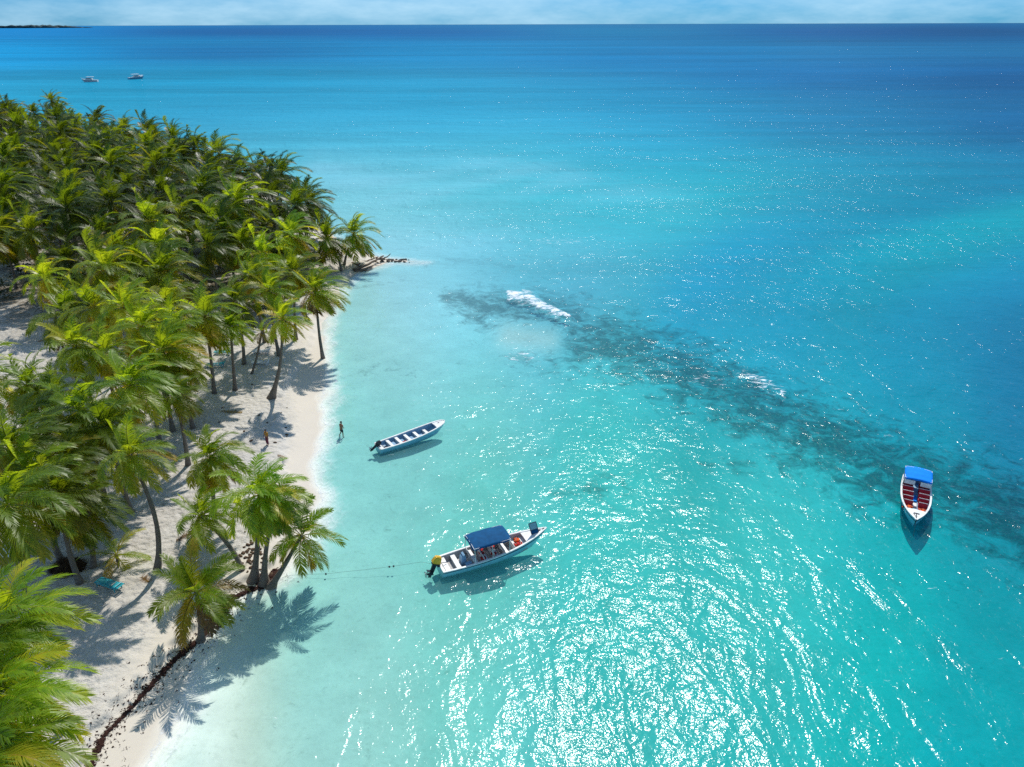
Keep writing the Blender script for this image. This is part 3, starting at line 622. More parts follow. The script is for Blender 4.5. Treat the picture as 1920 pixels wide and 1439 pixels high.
# crowns whose foot is hidden: placed at a palm's usual height
HID = [
 (14, 1165, 8.2, 3, 1.0, "big palm at the left edge spreading over the lower shadowed sand"),
 (-6, 1318, 7.0, 5, 1.0, "lowest palm, cut by the left edge near the bottom corner"),
 (-70, 1240, 8.0, 0, 1.0, None), (-40, 1440, 6.5, 4, 1.0, None),
 (16, 945, 8.6, 7, .98, "palm on smooth pale trunk at the left edge above the white table"),
 (112, 925, 7.2, 8, .78, "small crown half hidden behind the palm with dark slim trunk"),
 (22, 838, 8.8, 9, .95, "palm at the left edge with broad yellow orange fronds"),
 (242, 722, 8.6, 2, 1.0, "wide dense palm left of the long blue beach shadow"),
 (200, 800, 7.6, 5, .85, "palm squeezed behind the tall ringed trunk palm"),
 (142, 650, 8.6, 6, .95, "palm below the sand clearing with arching dark fronds"),
 (308, 660, 8.0, 4, .90, "palm left of the turquoise lounger at the grove's edge"),
 (232, 575, 9.5, 3, 1.05, "palm with a heavy hanging skirt right of the clearing"),
 (325, 618, 8.4, 0, .95, "palm over the turquoise lounger, fronds streaming right"),
 (385, 592, 8.6, 1, 1.0, "palm with yellow drooping tips above the white loungers"),
 (592, 545, 7.5, 2, 1.0, "palm hanging over the water just past the lone bent palm"),
 (552, 512, 8.2, 5, .95, "bright green palm behind the one hanging over the water"),
 (392, 462, 9.0, 8, .95, "yellow palm with rusty lower fronds amid darker neighbours"),
 (470, 520, 8.4, 9, .95, "palm behind the white loungers, its crown tilted right"),
 (440, 565, 7.8, 7, .85, "palm between the loungers and the lone bent palm"),
 (545, 440, 9.0, 4, 1.0, "tall dark palm inland of the pair on the point"),
 (-45, 700, 8.6, 1, 1.0, None), (330, 742, 6.6, 7, .62, "small palm at the rim of the long beach shadow"),
 (62, 806, 7.8, 4, .92, "palm below the twin yellow green palms with short fronds"),
 (150, 772, 8.2, 7, .95, "palm right of the twin yellow green palms, crown in half shade"),
 (284, 690, 7.4, 6, .82, "palm tucked behind the wide dense palm by the blue beach shadow"),
 (196, 662, 8.4, 1, .95, "palm between the sand clearing and the grove's heavy hanging skirt palm"),
 (120, 868, 7.0, 2, .80, "palm behind the small half hidden crown, left of the ringed trunk"),
 (60, 890, 7.6, 0, .88, "palm beside the left edge just above the smooth pale trunk"),
 (345, 690, 6.2, 8, .66, "low palm at the grove rim beside the turquoise loungers"),
 (268, 612, 9.0, 9, .98, "palm right of the heavy hanging skirt palm, fronds swept right"),
 (175, 575, 9.0, 5, 1.0, "palm at the clearing's right rim with dark inner fronds"),
 (432, 615, 7.2, 3, .74, "palm above the shaded white loungers with thin arching fronds"),
 (505, 545, 8.0, 6, .86, "palm just behind the lone bent palm on the beach"),
 (97, 190, 15.0, 3, 1.15, "tallest palm of the far grove, rising above the skyline"),
]
for i, (cx, cy, h, ck, sc, lab) in enumerate(HID):
    t = gp(cx, cy, h + .9); b = Vector((t.x + random.uniform(-.9, .5), t.y + random.uniform(-.6, .6), 0)); b.z = gz(b.x, b.y)
    palm(b, t, CROWNS[ck], lab or "palm just outside the left edge shading the sand", BEACH_G, sc * .88, random.uniform(-.5, .5), (random.uniform(-.1, .1), random.uniform(-.1, .1)), None, nuts=i)

# the dense grove
rg = random.Random(5)
TR = [(trunk_mesh(Vector((dx, dy, 9.0)), (bx, by)), Vector((dx, dy, 9.0))) for dx, dy, bx, by in [(.2, .1, .3, .1), (-.7, .3, -.3, .2), (1.0, -.4, .2, -.3), (.4, .8, -.4, 0), (1.5, .2, -.2, .2)]]
clearing = np.array([tuple(gp(*p, .9).xy) for p in [(-160, 600), (60, 600), (112, 622), (100, 665), (20, 690), (-160, 700)]])
strip = np.array([tuple(gp(*p, .9).xy) for p in [(300, 730), (330, 690), (380, 640), (440, 610), (500, 600), (620, 560), (640, 700), (620, 1000), (420, 1000), (300, 800)]])
grove = []
NC = 14000
cand = np.array([(-330 + 322 * rg.random(), 60 + 290 * rg.random()) for _ in range(NC)])
okc = (sdist(cand, PLAT) > 1.2) & (sdist(cand, clearing) < -2.5) & (sdist(cand, strip) < -1)
for (x, y), k in zip(cand, okc):
    if not k or len(grove) >= 250: continue
    sp = 5.0 + 3.6 * max(0, min(1, (y - 90) / 190))
    hgt = rg.choice((6.5, 7.6, 8.6, 9.4, 10.2, 11.4)) * rg.uniform(.94, 1.06) if y > 75 else rg.uniform(6.5, 9)
    if sdist(np.array([[x, y]]), PLAT)[0] < 12: hgt = min(hgt, 9.2)
    sx, sy = project((x, y, 9))
    if sx < -70 or sy > 640 or (sx < 150 and sy > 560): continue
    if any((x - a) ** 2 + (y - b) ** 2 < sp * sp for a, b in PALMS): continue
    PALMS.append((x, y)); grove.append((x, y, hgt, sx, sy))
ORD = ["first", "second", "third", "fourth", "fifth", "sixth", "seventh", "eighth", "ninth", "tenth", "eleventh", "twelfth", "thirteenth", "fourteenth", "fifteenth", "sixteenth", "seventeenth", "eighteenth", "nineteenth", "twentieth"]
grove.sort(key=lambda g: g[1])
PER = 12; nrank = math.ceil(len(grove) / PER)
ORD2 = ORD + ["twenty " + o for o in ORD[:9]] + ["thirtieth"]
for r in range(nrank):
    row = sorted(grove[r * PER:(r + 1) * PER], key=lambda g: g[3])
    for k, (x, y, h, sx, sy) in enumerate(row):
        tm, tv = TR[rg.randrange(5)]
        z0 = gz(x, y); s = h / 9.0
        side = "left" if k < PER / 2 else "right"
        kk = k if side == "left" else len(row) - 1 - k
        lab = f"palm of the dense grove, {ORD2[r]} rank from the beach, {ORD[kk]} from its {side} end"
        o = palm((x, y, z0), (x + tv.x, y + tv.y, z0 + 9.0), (FAR_SHADED if rg.random() < (y - 84) / 38 else CROWNS)[rg.randrange(10)], lab, "coconut palms of the dense grove", rg.uniform(.92, 1.22) * (1 + .14 * min(1, max(0, (y - 90) / 60))) / s, rg.uniform(-.6, .6), (rg.uniform(-.12, .12), rg.uniform(-.1, .14)), tmesh=tm)
        o.scale = (s, s, s)
        PALMS.pop()

# low undergrowth between the palms of the grove: nobody could count it
def undergrowth():
    V = []; F = []; A = []
    rg = random.Random(9)
    for (x, y, h, sx, sy) in grove:
        for c in range(3):
            ux, uy = x + rg.uniform(-3, 3), y + rg.uniform(-3, 3)
            if y < 84 or sdist(np.array([[ux, uy]]), PLAT)[0] < 2.5: continue
            z0 = gz(ux, uy); R = rg.uniform(.8, 1.7)
            for k in range(46):
                a = rg.uniform(0, 6.28); e = rg.uniform(.1, 1.4); d = Vector((math.cos(a) * math.cos(e), math.sin(a) * math.cos(e), math.sin(e)))
                p = Vector((ux, uy, z0)) + d * R * rg.uniform(.4, 1); s = d.cross(Vector((rg.random(), rg.random(), rg.random()))).normalized() * rg.uniform(.06, .13)
                q = p + d * rg.uniform(.2, .5) + Vector((0, 0, -.08)); i = len(V)
                V.extend([tuple(p - s * .4), tuple(p + s * .4), tuple(p.lerp(q, .5) + s), tuple(q), tuple(p.lerp(q, .5) - s)]); A.extend([rg.uniform(.0, .5)] * 5)
                F.append((i, i + 1, i + 2, i + 3, i + 4))
    me = bpy.data.meshes.new("undergrowth"); me.from_pydata(V, [], F); me.update(); me.materials.append(paint("shade_dark_scrub_leaf", (.022, .045, .012), .7, .2, 3, .2)); fattr(me, "age", A)  # scrub colour darkened to carry the shade in gaps between crowns
    o = bpy.data.objects.new("undergrowth", me); COL.objects.link(o); tag(o, "low leafy scrub on the shaded sand between grove palms", "undergrowth", kind="stuff")
undergrowth()

# ------------------------------------------------------------------ boats
class Hull:
    def __init__(s, L, B, g0, rise, rake=.9, blunt=.8, tmax=.42, stern=.86, flare=.80):
        s.L, s.B, s.g0, s.rise, s.rake, s.blunt, s.tmax, s.stern, s.flare = L, B, g0, rise, rake, blunt, tmax, stern, flare
    def b(s, t):
        if t < s.tmax: k = 1 - (1 - s.stern) * ((s.tmax - t) / s.tmax) ** 2
        else: k = max(0.0, 1 - ((t - s.tmax) / (1 - s.tmax)) ** 2.3) ** s.blunt
        return max(.035, s.B / 2 * k)
    def g(s, t): return s.g0 + s.rise * t ** 2.4
    def x(s, t): return -s.L / 2 + s.L * t
    def prof(s, t):
        b, g, x = s.b(t), s.g(t), s.x(t); e = t ** 5
        return [(x, b, g), (x - s.rake * .30 * e, b * (.94 - .10 * e), g * .55), (x - s.rake * .75 * e, b * (s.flare - .34 * e), .02 + .10 * e), (x - s.rake * 1.0 * e, b * (s.flare * .8 - .45 * e), -.14), (x - s.rake * 1.05 * e, .012, -.30 + .12 * e)]
    def shell(s, ns=30):
        mb = MB(); m = 5
        for sg in (1, -1):
            vs = []; fs = []
            for i in range(ns + 1):
                for (x, y, z) in s.prof(i / ns): vs.append((x, y * sg, z))
            for i in range(ns):
                for j in range(m - 1):
                    q = (i * m + j, i * m + j + 1, (i + 1) * m + j + 1, (i + 1) * m + j); fs.append(q if sg > 0 else q[::-1])
            mb.add(vs, fs)
        p = s.prof(0); vs = [(x, y, z) for x, y, z in p] + [(x, -y, z) for x, y, z in p[::-1]]; mb.add(vs, [tuple(range(len(vs)))])
        return mb
    def band(s, k0, k1, off=.012, t0=0.0, t1=1.0, ns=30):
        """strip on the outer side between fractions k0..k1 from the gunwale to the mid point"""
        mb = MB()
        for sg in (1, -1):
            vs = []; fs = []
            for i in range(ns + 1):
                t = t0 + (t1 - t0) * i / ns; a, c = s.prof(t)[0], s.prof(t)[1]
                for k in (k0, k1): vs.append((a[0] + (c[0] - a[0]) * k + .004, (a[1] + (c[1] - a[1]) * k + off) * sg, a[2] + (c[2] - a[2]) * k))
            for i in range(ns):
                q = (2 * i, 2 * i + 1, 2 * i + 3, 2 * i + 2); fs.append(q if sg > 0 else q[::-1])
            mb.add(vs, fs)
        return mb
    def rail(s, w=.11, h=.05, ns=36):
        mb = MB()
        for sg in (1, -1):
            vs = []; fs = []
            for i in range(ns + 1):
                t = i / ns; x, b, g = s.x(t), s.b(t), s.g(t); bi = max(.0, b - w)
                vs += [(x + (.03 if i == ns else 0), (b + .03) * sg, g - h), (x + (.03 if i == ns else 0), (b + .03) * sg, g + .025), (x, bi * sg, g + .025), (x, bi * sg, g - h)]
            for i in range(ns):
                for j in range(4):
                    q = (4 * i + j, 4 * i + (j + 1) % 4, 4 * i + 4 + (j + 1) % 4, 4 * i + 4 + j); fs.append(q if sg > 0 else q[::-1])
            mb.add(vs, fs)
        mb.box((s.x(0) + .05, 0, s.g(0) - .02), (.12, 2 * s.b(0) - .05, .085))
        return mb
    def liner(s, t0, t1, zf, w=.10, ns=24):
        mb = MB(); vs = []; fs = []
        for i in range(ns + 1):
            t = t0 + (t1 - t0) * i / ns; x, b, g = s.x(t), s.b(t), s.g(t); bi = max(.02, b - w); bf = max(.015, b * .80 - .05)
            z = zf + .25 * max(0, t - .75)
            vs += [(x, bi, g - .03), (x, bf, z), (x, -bf, z), (x, -bi, g - .03)]
        for i in range(ns):
            for j in range(3): fs.append((4 * i + j, 4 * i + 4 + j, 4 * i + 5 + j, 4 * i + 1 + j))
        fs.append((0, 1, 2, 3)); e = 4 * ns; fs.append((e + 3, e + 2, e + 1, e))
        mb.add(vs, fs); return mb
    def deck(s, t0, t1, dz=-.02, w=.09, ns=14, th=.05):
        mb = MB(); vs = []; fs = []
        for i in range(ns + 1):
            t = t0 + (t1 - t0) * i / ns; x, b, g = s.x(t), max(.015, s.b(t) - w), s.g(t) + dz
            vs += [(x, b, g), (x, 0, g + .04), (x, -b, g), (x, -b, g - th), (x, b, g - th)]
        for i in range(ns):
            for j in range(5): fs.append((5 * i + j, 5 * i + (j + 1) % 5, 5 * i + 5 + (j + 1) % 5, 5 * i + 5 + j))
        fs.append((4, 3, 2, 1, 0)); e = 5 * ns; fs.append((e, e + 1, e + 2, e + 3, e + 4))
        mb.add(vs, fs); return mb
    def inner(s, x):
        t = (x + s.L / 2) / s.L; return s.b(t) - .10

def outboard(parent, loc, tilt, cowl_mat, rz=0.0, k=1.0):
    """motor hung on the transom; local -x is aft; tilt > 0 lifts the propeller aft and up"""
    o = bpy.data.objects.new("outboard_motor", None); COL.objects.link(o); o.parent = parent; o.location = loc; o.rotation_euler = (0, tilt, rz); o.scale = (k,) * 3
    m = MB(); m.box((-.22, 0, .34), (.62, .40, .50), (0, .06, 0), .78, .09); m.box((-.20, 0, .60), (.44, .28, .08), (0, .06, 0), .8, .03); m.build("cowling", cowl_mat, o)
    m = MB(); m.box((-.24, 0, .05), (.46, .32, .12), (0, 0, 0), 1, .03); m.box((-.26, 0, -.34), (.26, .13, .72), (0, 0, 0), 1.15, .03); m.box((-.40, 0, -.52), (.46, .24, .03))
    m.tube([(-.06, 0, -.76), (-.20, 0, -.76), (-.46, 0, -.76), (-.56, 0, -.76)], [.03, .075, .075, .05], 10); m.box((-.28, 0, -.90), (.22, .03, .22))
    m.box((.02, 0, .02), (.14, .26, .30), (0, 0, 0), 1, .02); m.build("leg", MAT['black'], o)
    m = MB()
    for q in range(3):
        a = q * 2.094; m.box((-.60, math.cos(a) * .12, -.76 + math.sin(a) * .12), (.03, .10, .20), (a - math.pi / 2, .0, .35))
    m.tube([(-.54, 0, -.76), (-.68, 0, -.76)], [.045, .03], 8); m.build("propeller", MAT['steel'], o)
    m = MB(); m.tube([(.05, 0, .12), (.34, 0, .20), (.55, .03, .22)], [.02, .02, .03], 6); m.build("tiller", MAT['black'], o)
    return o
def add_hull(root, Hh, hullmat, linermat, stripe=None, floor=.12, t0=.035, t1=.82, decks=True, railmat=None):
    h = Hh.shell().build("hull", hullmat, root, True)
    if stripe: Hh.band(*stripe).build("stripe", MAT['navy'], h)
    Hh.rail().build("gunwale", railmat or MAT['white'], root)
    Hh.liner(t0, t1, floor).build("cockpit_liner", linermat, root)
    if decks: Hh.deck(t1 - .012, .985).build("bow_deck", MAT['white'], root)
def vest(loc, mat, label, group, rz=0.0, seed=0, flat=.55):
    rg = random.Random(seed); o = empty("life_vest", loc, rz, label=label, cat="life vest", group=group)
    m = MB()
    for sg in (-1, 1): m.blob((.0, sg * .11, .07), .17, seed * 3 + sg, .10, 2, (1.15, .62, flat))
    m.blob((-.16, 0, .09), .12, seed + 9, .1, 2, (.8, 1.5, .55))
    m.build("foam_panel", mat, o, True)
    m = MB(); m.box((.02, 0, .15), (.05, .40, .02), (0, 0, rg.uniform(-.2, .2))); m.build("strap", MAT['black'], o); return o

# --- open boat near the shore
pA, pB = gp(718, 843, .0), gp(826, 808, .0)
hd = math.atan2(pB.y - pA.y, pB.x - pA.x)
c = (pA + pB) / 2; 
open_boat = empty("open_boat", (c.x, c.y, 0), hd, label="narrow open boat with five white thwarts and black tilted outboard, near the wading man", cat="boat")
HA = Hull(7.2, 1.75, .50, .50, .9, .42, .40, .84)
add_hull(open_boat, HA, MAT['hull_blue'], MAT['in_blue'], None, .13, .03, .855)
for q, x in enumerate((-2.35, -1.42, -.48, .50, 1.50)):
    w = HA.inner(x) * 2 - .02; m = MB(); m.box((x, 0, .40), (.30, w, .055), bev=.012); m.box((x - .10, 0, .26), (.035, w * .8, .22)); m.build("thwart", MAT['white'], open_boat)
m = MB(); m.box((-3.45, 0, .46), (.42, HA.inner(-3.4) * 2 - .02, .06), bev=.012); m.build("stern_seat", MAT['white'], open_boat)
for sg in (1, -1):
    m = MB(); pts = [(HA.x(t), (HA.b(t) - .15) * sg, .36) for t in np.linspace(.06, .82, 14)]; m.tube(pts, .025, 6); m.build("stringer", MAT['in_blue'], open_boat)
m = MB(); m.box((2.95, .06, .93), (.16, .05, .04)); m.box((2.95, .06, .90), (.05, .05, .1)); m.build("cleat", MAT['black'], open_boat)
outboard(open_boat, (-3.58, .02, .50), .95, MAT['black'], 0, .80)
def child_to_world(root, loc): 
    r = root.rotation_euler.z; x, y, z = loc
    return (root.location.x + x * math.cos(r) - y * math.sin(r), root.location.y + x * math.sin(r) + y * math.cos(r), root.location.z + z)
def fuel_can(root, loc, mat, label, rz=0):
    o = empty("fuel_can", child_to_world(root, loc), root.rotation_euler.z + rz, label=label, cat="fuel can")
    m = MB(); m.box((0, 0, .14), (.38, .26, .26), bev=.04); m.build("tank", mat, o)
    m = MB(); m.tube([(-.1, 0, .27), (-.08, 0, .33), (.08, 0, .33), (.1, 0, .27)], .018, 6); m.build("handle", MAT['black'], o)
    m = MB(); m.tube([(.14, .06, .26), (.14, .06, .31)], .035, 8); m.build("cap", MAT['black'], o)
fuel_can(open_boat, (-2.95, -.30, .13), MAT['black'], "dark fuel tank on the floor at the stern of the open boat", .4)
vest(child_to_world(open_boat, (-.95, -.32, .14)), MAT['red'], "red vest crumpled on the floor between the open boat's thwarts", None, .6, 3)

def rope_coil(root, loc, label):
    o = empty("rope_coil", child_to_world(root, loc), 0, label=label, cat="rope"); m = MB(); pts = []
    for k in range(60): a = k * .42; r = .15 + .05 * math.sin(k * .23); pts.append((math.cos(a) * r, math.sin(a) * r * .9, .02 + k * .0016 + .01 * math.sin(k)))
    pts += [(.30, .06, .03), (.42, -.02, .02), (.52, .08, .02)]; m.tube(pts, .016, 5); m.build("strands", MAT['lounge_white'], o, True)
rope_coil(open_boat, (-3.05, .22, .14), "pale rope coiled on the floor beside the open boat's tilted motor")

# --- canopy boat in the glitter
pA, pB = gp(832, 1070, .0), gp(1010, 1018, .0)
hd = math.atan2(pB.y - pA.y, pB.x - pA.x); c = (pA + pB) / 2
tour_boat = empty("canopy_boat", (c.x + .15 * math.cos(hd), c.y + .15 * math.sin(hd), 0), hd, label="long canopy boat with dark blue roof and yellow capped outboard moored in the sun glitter", cat="boat")
HB = Hull(8.7, 2.15, .62, .62, 1.2, .85, .36, .86)
add_hull(tour_boat, HB, MAT['hull_teal'], MAT['in_grey'], (.40, .62, .014), .14, .03, .79)
HB.band(.02, .30, .016).build("rub_rail", MAT['hull_blue'], tour_boat)
for q, x in enumerate((-3.05, -1.75, -.95, -.10, .75, 1.62)):
    w = HB.inner(x) * 2 - .04; m = MB(); m.box((x, 0, .46), (.36, w, .06), bev=.015); m.box((x - .02, 0, .28), (.26, w * .80, .30)); 
    b = m.build("bench", MAT['white'], tour_boat)
    if q > 0:
        m = MB(); m.box((x - .20, 0, .70), (.05, w * .92, .34), (0, -.15, 0), bev=.012); m.build("backrest", MAT['white_worn'], b)
m = MB(); w = HB.inner(-3.9) * 2 - .03; m.box((-3.98, 0, .50), (.55, w, .06), bev=.015); m.build("stern_deck", MAT['white'], tour_boat)
m = MB(); m.box((2.45, 0, .60), (.50, HB.inner(2.5) * 2 - .02, .05), bev=.015); m.build("fore_bench", MAT['white'], tour_boat)
m = MB(); c0, c1, c2, c3 = Vector((3.05, -.12, 1.08)), Vector((3.66, -.12, 1.10)), Vector((3.50, .10, 1.98)), Vector((2.89, .10, 1.96))
for p_, q_ in ((c0, c1), (c1, c2), (c2, c3), (c3, c0), (c0.lerp(c3, .36), c1.lerp(c2, .36))): m.tube([p_, q_], .028, 6)
wsn = m.build("folding_panel", MAT['black'], tour_boat)
def slab(a, b, c, d, th=.012):
    m = MB(); n_ = (b - a).cross(d - a).normalized() * th; m.add([a - n_, b - n_, c - n_, d - n_, a + n_, b + n_, c + n_, d + n_], [(3, 2, 1, 0), (4, 5, 6, 7), (0, 1, 5, 4), (1, 2, 6, 5), (2, 3, 7, 6), (3, 0, 4, 7)]); return m
slab(c0.lerp(c3, .37), c1.lerp(c2, .37), c2, c3).build("clear_pane", MAT['panel'], wsn); slab(c0, c1, c1.lerp(c2, .35), c0.lerp(c3, .35)).build("blue_pane", MAT['canvas_navy'], wsn)
m = MB(); m.box((3.45, 0, 1.06), (.34, .52, .05), (0, -.12, 0), bev=.01); m.build("bow_hatch", MAT['canvas_navy'], tour_boat)
for x in (3.78, 4.10): 
    m = MB(); m.box((x, 0, HB.g((x + 4.45) / 8.9) + .06), (.15, .06, .06)); m.box((x, 0, HB.g((x + 4.45) / 8.9) + .03), (.06, .1, .06)); m.build("bow_cleat", MAT['black'], tour_boat)
def canopy(root, x0, x1, w, z, mat, postmat, arch=.12, valance=.10, posts=True, Hh=None, fwd_tilt=0.0):
    m = MB(); nx, ny = 14, 12
    def top(x, y):
        u = (x - x0) / (x1 - x0) * 2 - 1; v = y / (w / 2)
        return z + arch * (1 - v * v) - .05 * u * u + .012 * math.sin(u * 9) + fwd_tilt * u
    def outline(i, j):
        u = i / nx * 2 - 1; v = j / ny * 2 - 1
        # superellipse corners
        k = 1.0
        if abs(u) > .82 and abs(v) > .78:
            a = (abs(u) - .82) / .18; b2 = (abs(v) - .78) / .22; r = math.hypot(a, b2); mxr = max(a, b2)
            k = mxr / r if r > 0 else 1
            u = math.copysign(.82 + .18 * a * k, u); v = math.copysign(.78 + .22 * b2 * k, v)
        return x0 + (u + 1) / 2 * (x1 - x0), v * w / 2
    vs = []; fs = []
    for layer in (0, 1):
        for i in range(nx + 1):
            for j in range(ny + 1):
                x, y = outline(i, j); vs.append((x, y, top(x, y) - layer * .035))
    n1 = (nx + 1) * (ny + 1); idx = lambda i, j, l=0: l * n1 + i * (ny + 1) + j
    for i in range(nx):
        for j in range(ny):
            fs.append((idx(i, j), idx(i + 1, j), idx(i + 1, j + 1), idx(i, j + 1))); fs.append((idx(i, j, 1), idx(i, j + 1, 1), idx(i + 1, j + 1, 1), idx(i + 1, j, 1)))
    ring = [(i, 0) for i in range(nx)] + [(nx, j) for j in range(ny)] + [(i, ny) for i in range(nx, 0, -1)] + [(0, j) for j in range(ny, 0, -1)]
    b = len(vs)
    for (i, j) in ring: x, y = outline(i, j); vs.append((x, y, top(x, y) - valance - .02 * math.sin(i * 1.3 + j * 1.7)))
    R = len(ring)
    for k in range(R):
        a, c2 = ring[k], ring[(k + 1) % R]; fs.append((idx(*a), b + k, b + (k + 1) % R, idx(*c2)))
    m.add(vs, fs); cn = m.build("canopy", mat, root, True)
    if posts:
        m = MB()
        for sg in (1, -1): m.tube([(x0 + .08, sg * (w / 2 - .04), z - .03), (x1 - .08, sg * (w / 2 - .04), z - .03)], .022, 6)
        for x in np.linspace(x0 + .1, x1 - .1, 4):
            m.tube([(x, -(w / 2 - .04), z - .03), (x, -w / 4, z + arch * .75 - .06), (x, 0, z + arch - .065), (x, w / 4, z + arch * .75 - .06), (x, w / 2 - .04, z - .03)], .018, 6)
        m.build("canopy_frame", postmat, cn)
        for x in (x0 + .15, (x0 + x1) / 2, x1 - .15):
            for sg in (1, -1):
                t = (x + Hh.L / 2) / Hh.L; m = MB(); m.tube([(x, sg * (Hh.b(t) - .04), Hh.g(t)), (x, sg * (w / 2 - .04), z - .03)], .024, 6); m.build("canopy_post", postmat, root)
canopy(tour_boat, -2.05, 1.02, 1.95, 1.92, MAT['canvas_navy'], MAT['white'], .12, .11, True, HB)
outboard(tour_boat, (-4.42, 0, .66), .40, MAT['yellow'], 0, 1.12)
m = MB(); m.box((-2.55, -.1, .55), (.42, .55, .80), (0, .05, 0), .85, .06); m.box((-2.50, -.1, 1.0), (.18, .5, .22), (0, -.4, 0), 1, .03); cons = m.build("console", MAT['in_blue'], tour_boat)
m = MB(); pts = [(-2.24 + .05 * math.cos(a), -.1 + .19 * math.sin(a), .86 + .17 * math.cos(a)) for a in np.linspace(0, 6.28, 17)]; m.tube(pts, .018, 6); m.build("steering_wheel", MAT['black'], cons)
m = MB(); m.box((-2.30, -.62, .55), (.5, .34, .07), (0, 0, .1), bev=.02); m.box((-2.30, -.62, .34), (.42, .3, .36), bev=.02); m.build("cool_box", MAT['in_blue'], tour_boat)
rg = random.Random(2)
for k in range(10):
    vest(child_to_world(tour_boat, (2.0 + rg.uniform(-.22, .22), -.05 + rg.uniform(-.42, .42), .18 + .10 * (k // 2))), MAT['red' if k % 2 else 'orange'], "red orange vest in the heap forward of the dark blue roof", "vests heaped in the canopy boat's bow", rg.uniform(0, 6), k + 20)
for k, (x, y, z) in enumerate([(-1.12, -.55, .50), (-.98, .1, .50), (-.95, .5, .50), (-.2, -.45, .50), (-.08, .35, .5), (-1.35, -.72, .16), (-.55, -.72, .16)]):
    vest(child_to_world(tour_boat, (x, y, z)), MAT['red'], "dark red vest on the benches shaded by the dark blue roof", "vests on the canopy boat's benches", rg.uniform(0, 6), k + 40)

# --- boat with bright blue canopy on the reef
bow, st = gp(1712, 990, 0), gp(1715, 912, 0)
bow = bow + (bow - st) * .03
hd = math.atan2(bow.y - st.y, bow.x - st.x); c = (bow + st) / 2
reef_boat = empty("canopy_boat", (c.x, c.y, 0), hd, label="white boat with bright blue roof and maroon seats floating at the dark reef", cat="boat")
HC = Hull((bow - st).length + .9, 2.30, .66, .55, 1.0, .95, .34, .88)
add_hull(reef_boat, HC, MAT['hull_blue'], MAT['in_blue'], (.42, .60, .014), .16, .03, .76)
LC = HC.L
for q, x in enumerate((-.30 * LC, -.17 * LC, -.07 * LC, .03 * LC, .12 * LC)):
    for sg in (1, -1):
        w = HC.inner(x) - .22; m = MB(); yc = sg * (.20 + w / 2); m.box((x, yc, .46), (.50, w, .10), bev=.03); m.box((x, yc, .28), (.40, w * .9, .28)); b = m.build("seat", MAT['maroon'], reef_boat)
        m = MB(); m.box((x - .26, yc, .68), (.08, w, .42), (0, -.18, 0), bev=.025); m.build("seat_back", MAT['maroon'], b)
        m = MB(); m.tube([(x - .30, yc - w / 2, .90), (x - .30, yc + w / 2, .90)], .022, 6); m.build("grab_rail", MAT['white'], b)
m = MB(); m.box((-.12 * LC, 0, .22), (.9, .30, .10), bev=.02); m.build("step", MAT['canvas_blue'], reef_boat)
m = MB(); m.box((.02 * LC, .0, .24), (.5, .30, .16), bev=.02); m.build("locker", MAT['white'], reef_boat)
m = MB(); m.box((-.215 * LC, .60, 1.28), (.10, .80, .36), (0, -.2, 0), bev=.02); m.box((-.215 * LC, -.60, 1.28), (.10, .80, .36), (0, -.2, 0), bev=.02); m.build("roof_front_panel", MAT['white'], reef_boat)
canopy(reef_boat, -.50 * LC, -.22 * LC, 2.1, 1.6, MAT['canvas_blue'], MAT['white'], .10, .12, True, HC)
outboard(reef_boat, (-LC / 2 + .02, 0, .70), .1, MAT['black'], 0, 1.0)
m = MB(); m.box((.40 * LC, 0, HC.g(.90) + .05), (.28, .06, .06)); m.box((.355 * LC, .02, HC.g(.855) + .05), (.05, .42, .05)); m.tube([(.45 * LC, .0, HC.g(.95) + .02), (.45 * LC, 0, HC.g(.95) + .16)], .03, 8); m.build("mooring_bitt", MAT['black'], reef_boat)
m = MB(); m.tube([(.36 * LC, -.2, HC.g(.86) + .03), (.40 * LC, -.1, HC.g(.9) + .03), (.47 * LC, 0, HC.g(.97) + .04), (.52 * LC, .02, .6), (.56 * LC, .05, -.1)], .016, 6); m.build("mooring_line", MAT['rope'], reef_boat)
for k, (fx, y, z) in enumerate([(.155, .62, .50), (.165, .45, .52), (.16, -.55, .50), (.175, -.75, .5), (.15, -.38, .5), (-.045, -.65, .53)]):
    lab = "orange vest on the foremost maroon seats of the white reef boat" if k < 5 else "red vest on a middle seat, left side of the white reef boat seen from bow"
    vest(child_to_world(reef_boat, (fx * LC, y, z)), MAT['orange'] if k < 5 else MAT['red'], "orange vest in the front of the bright blue roofed boat" if k < 5 else "single red vest lying mid boat ahead of the bright blue roof", "vests in the bow of the reef boat" if k < 5 else None, k * 1.3, k + 60)

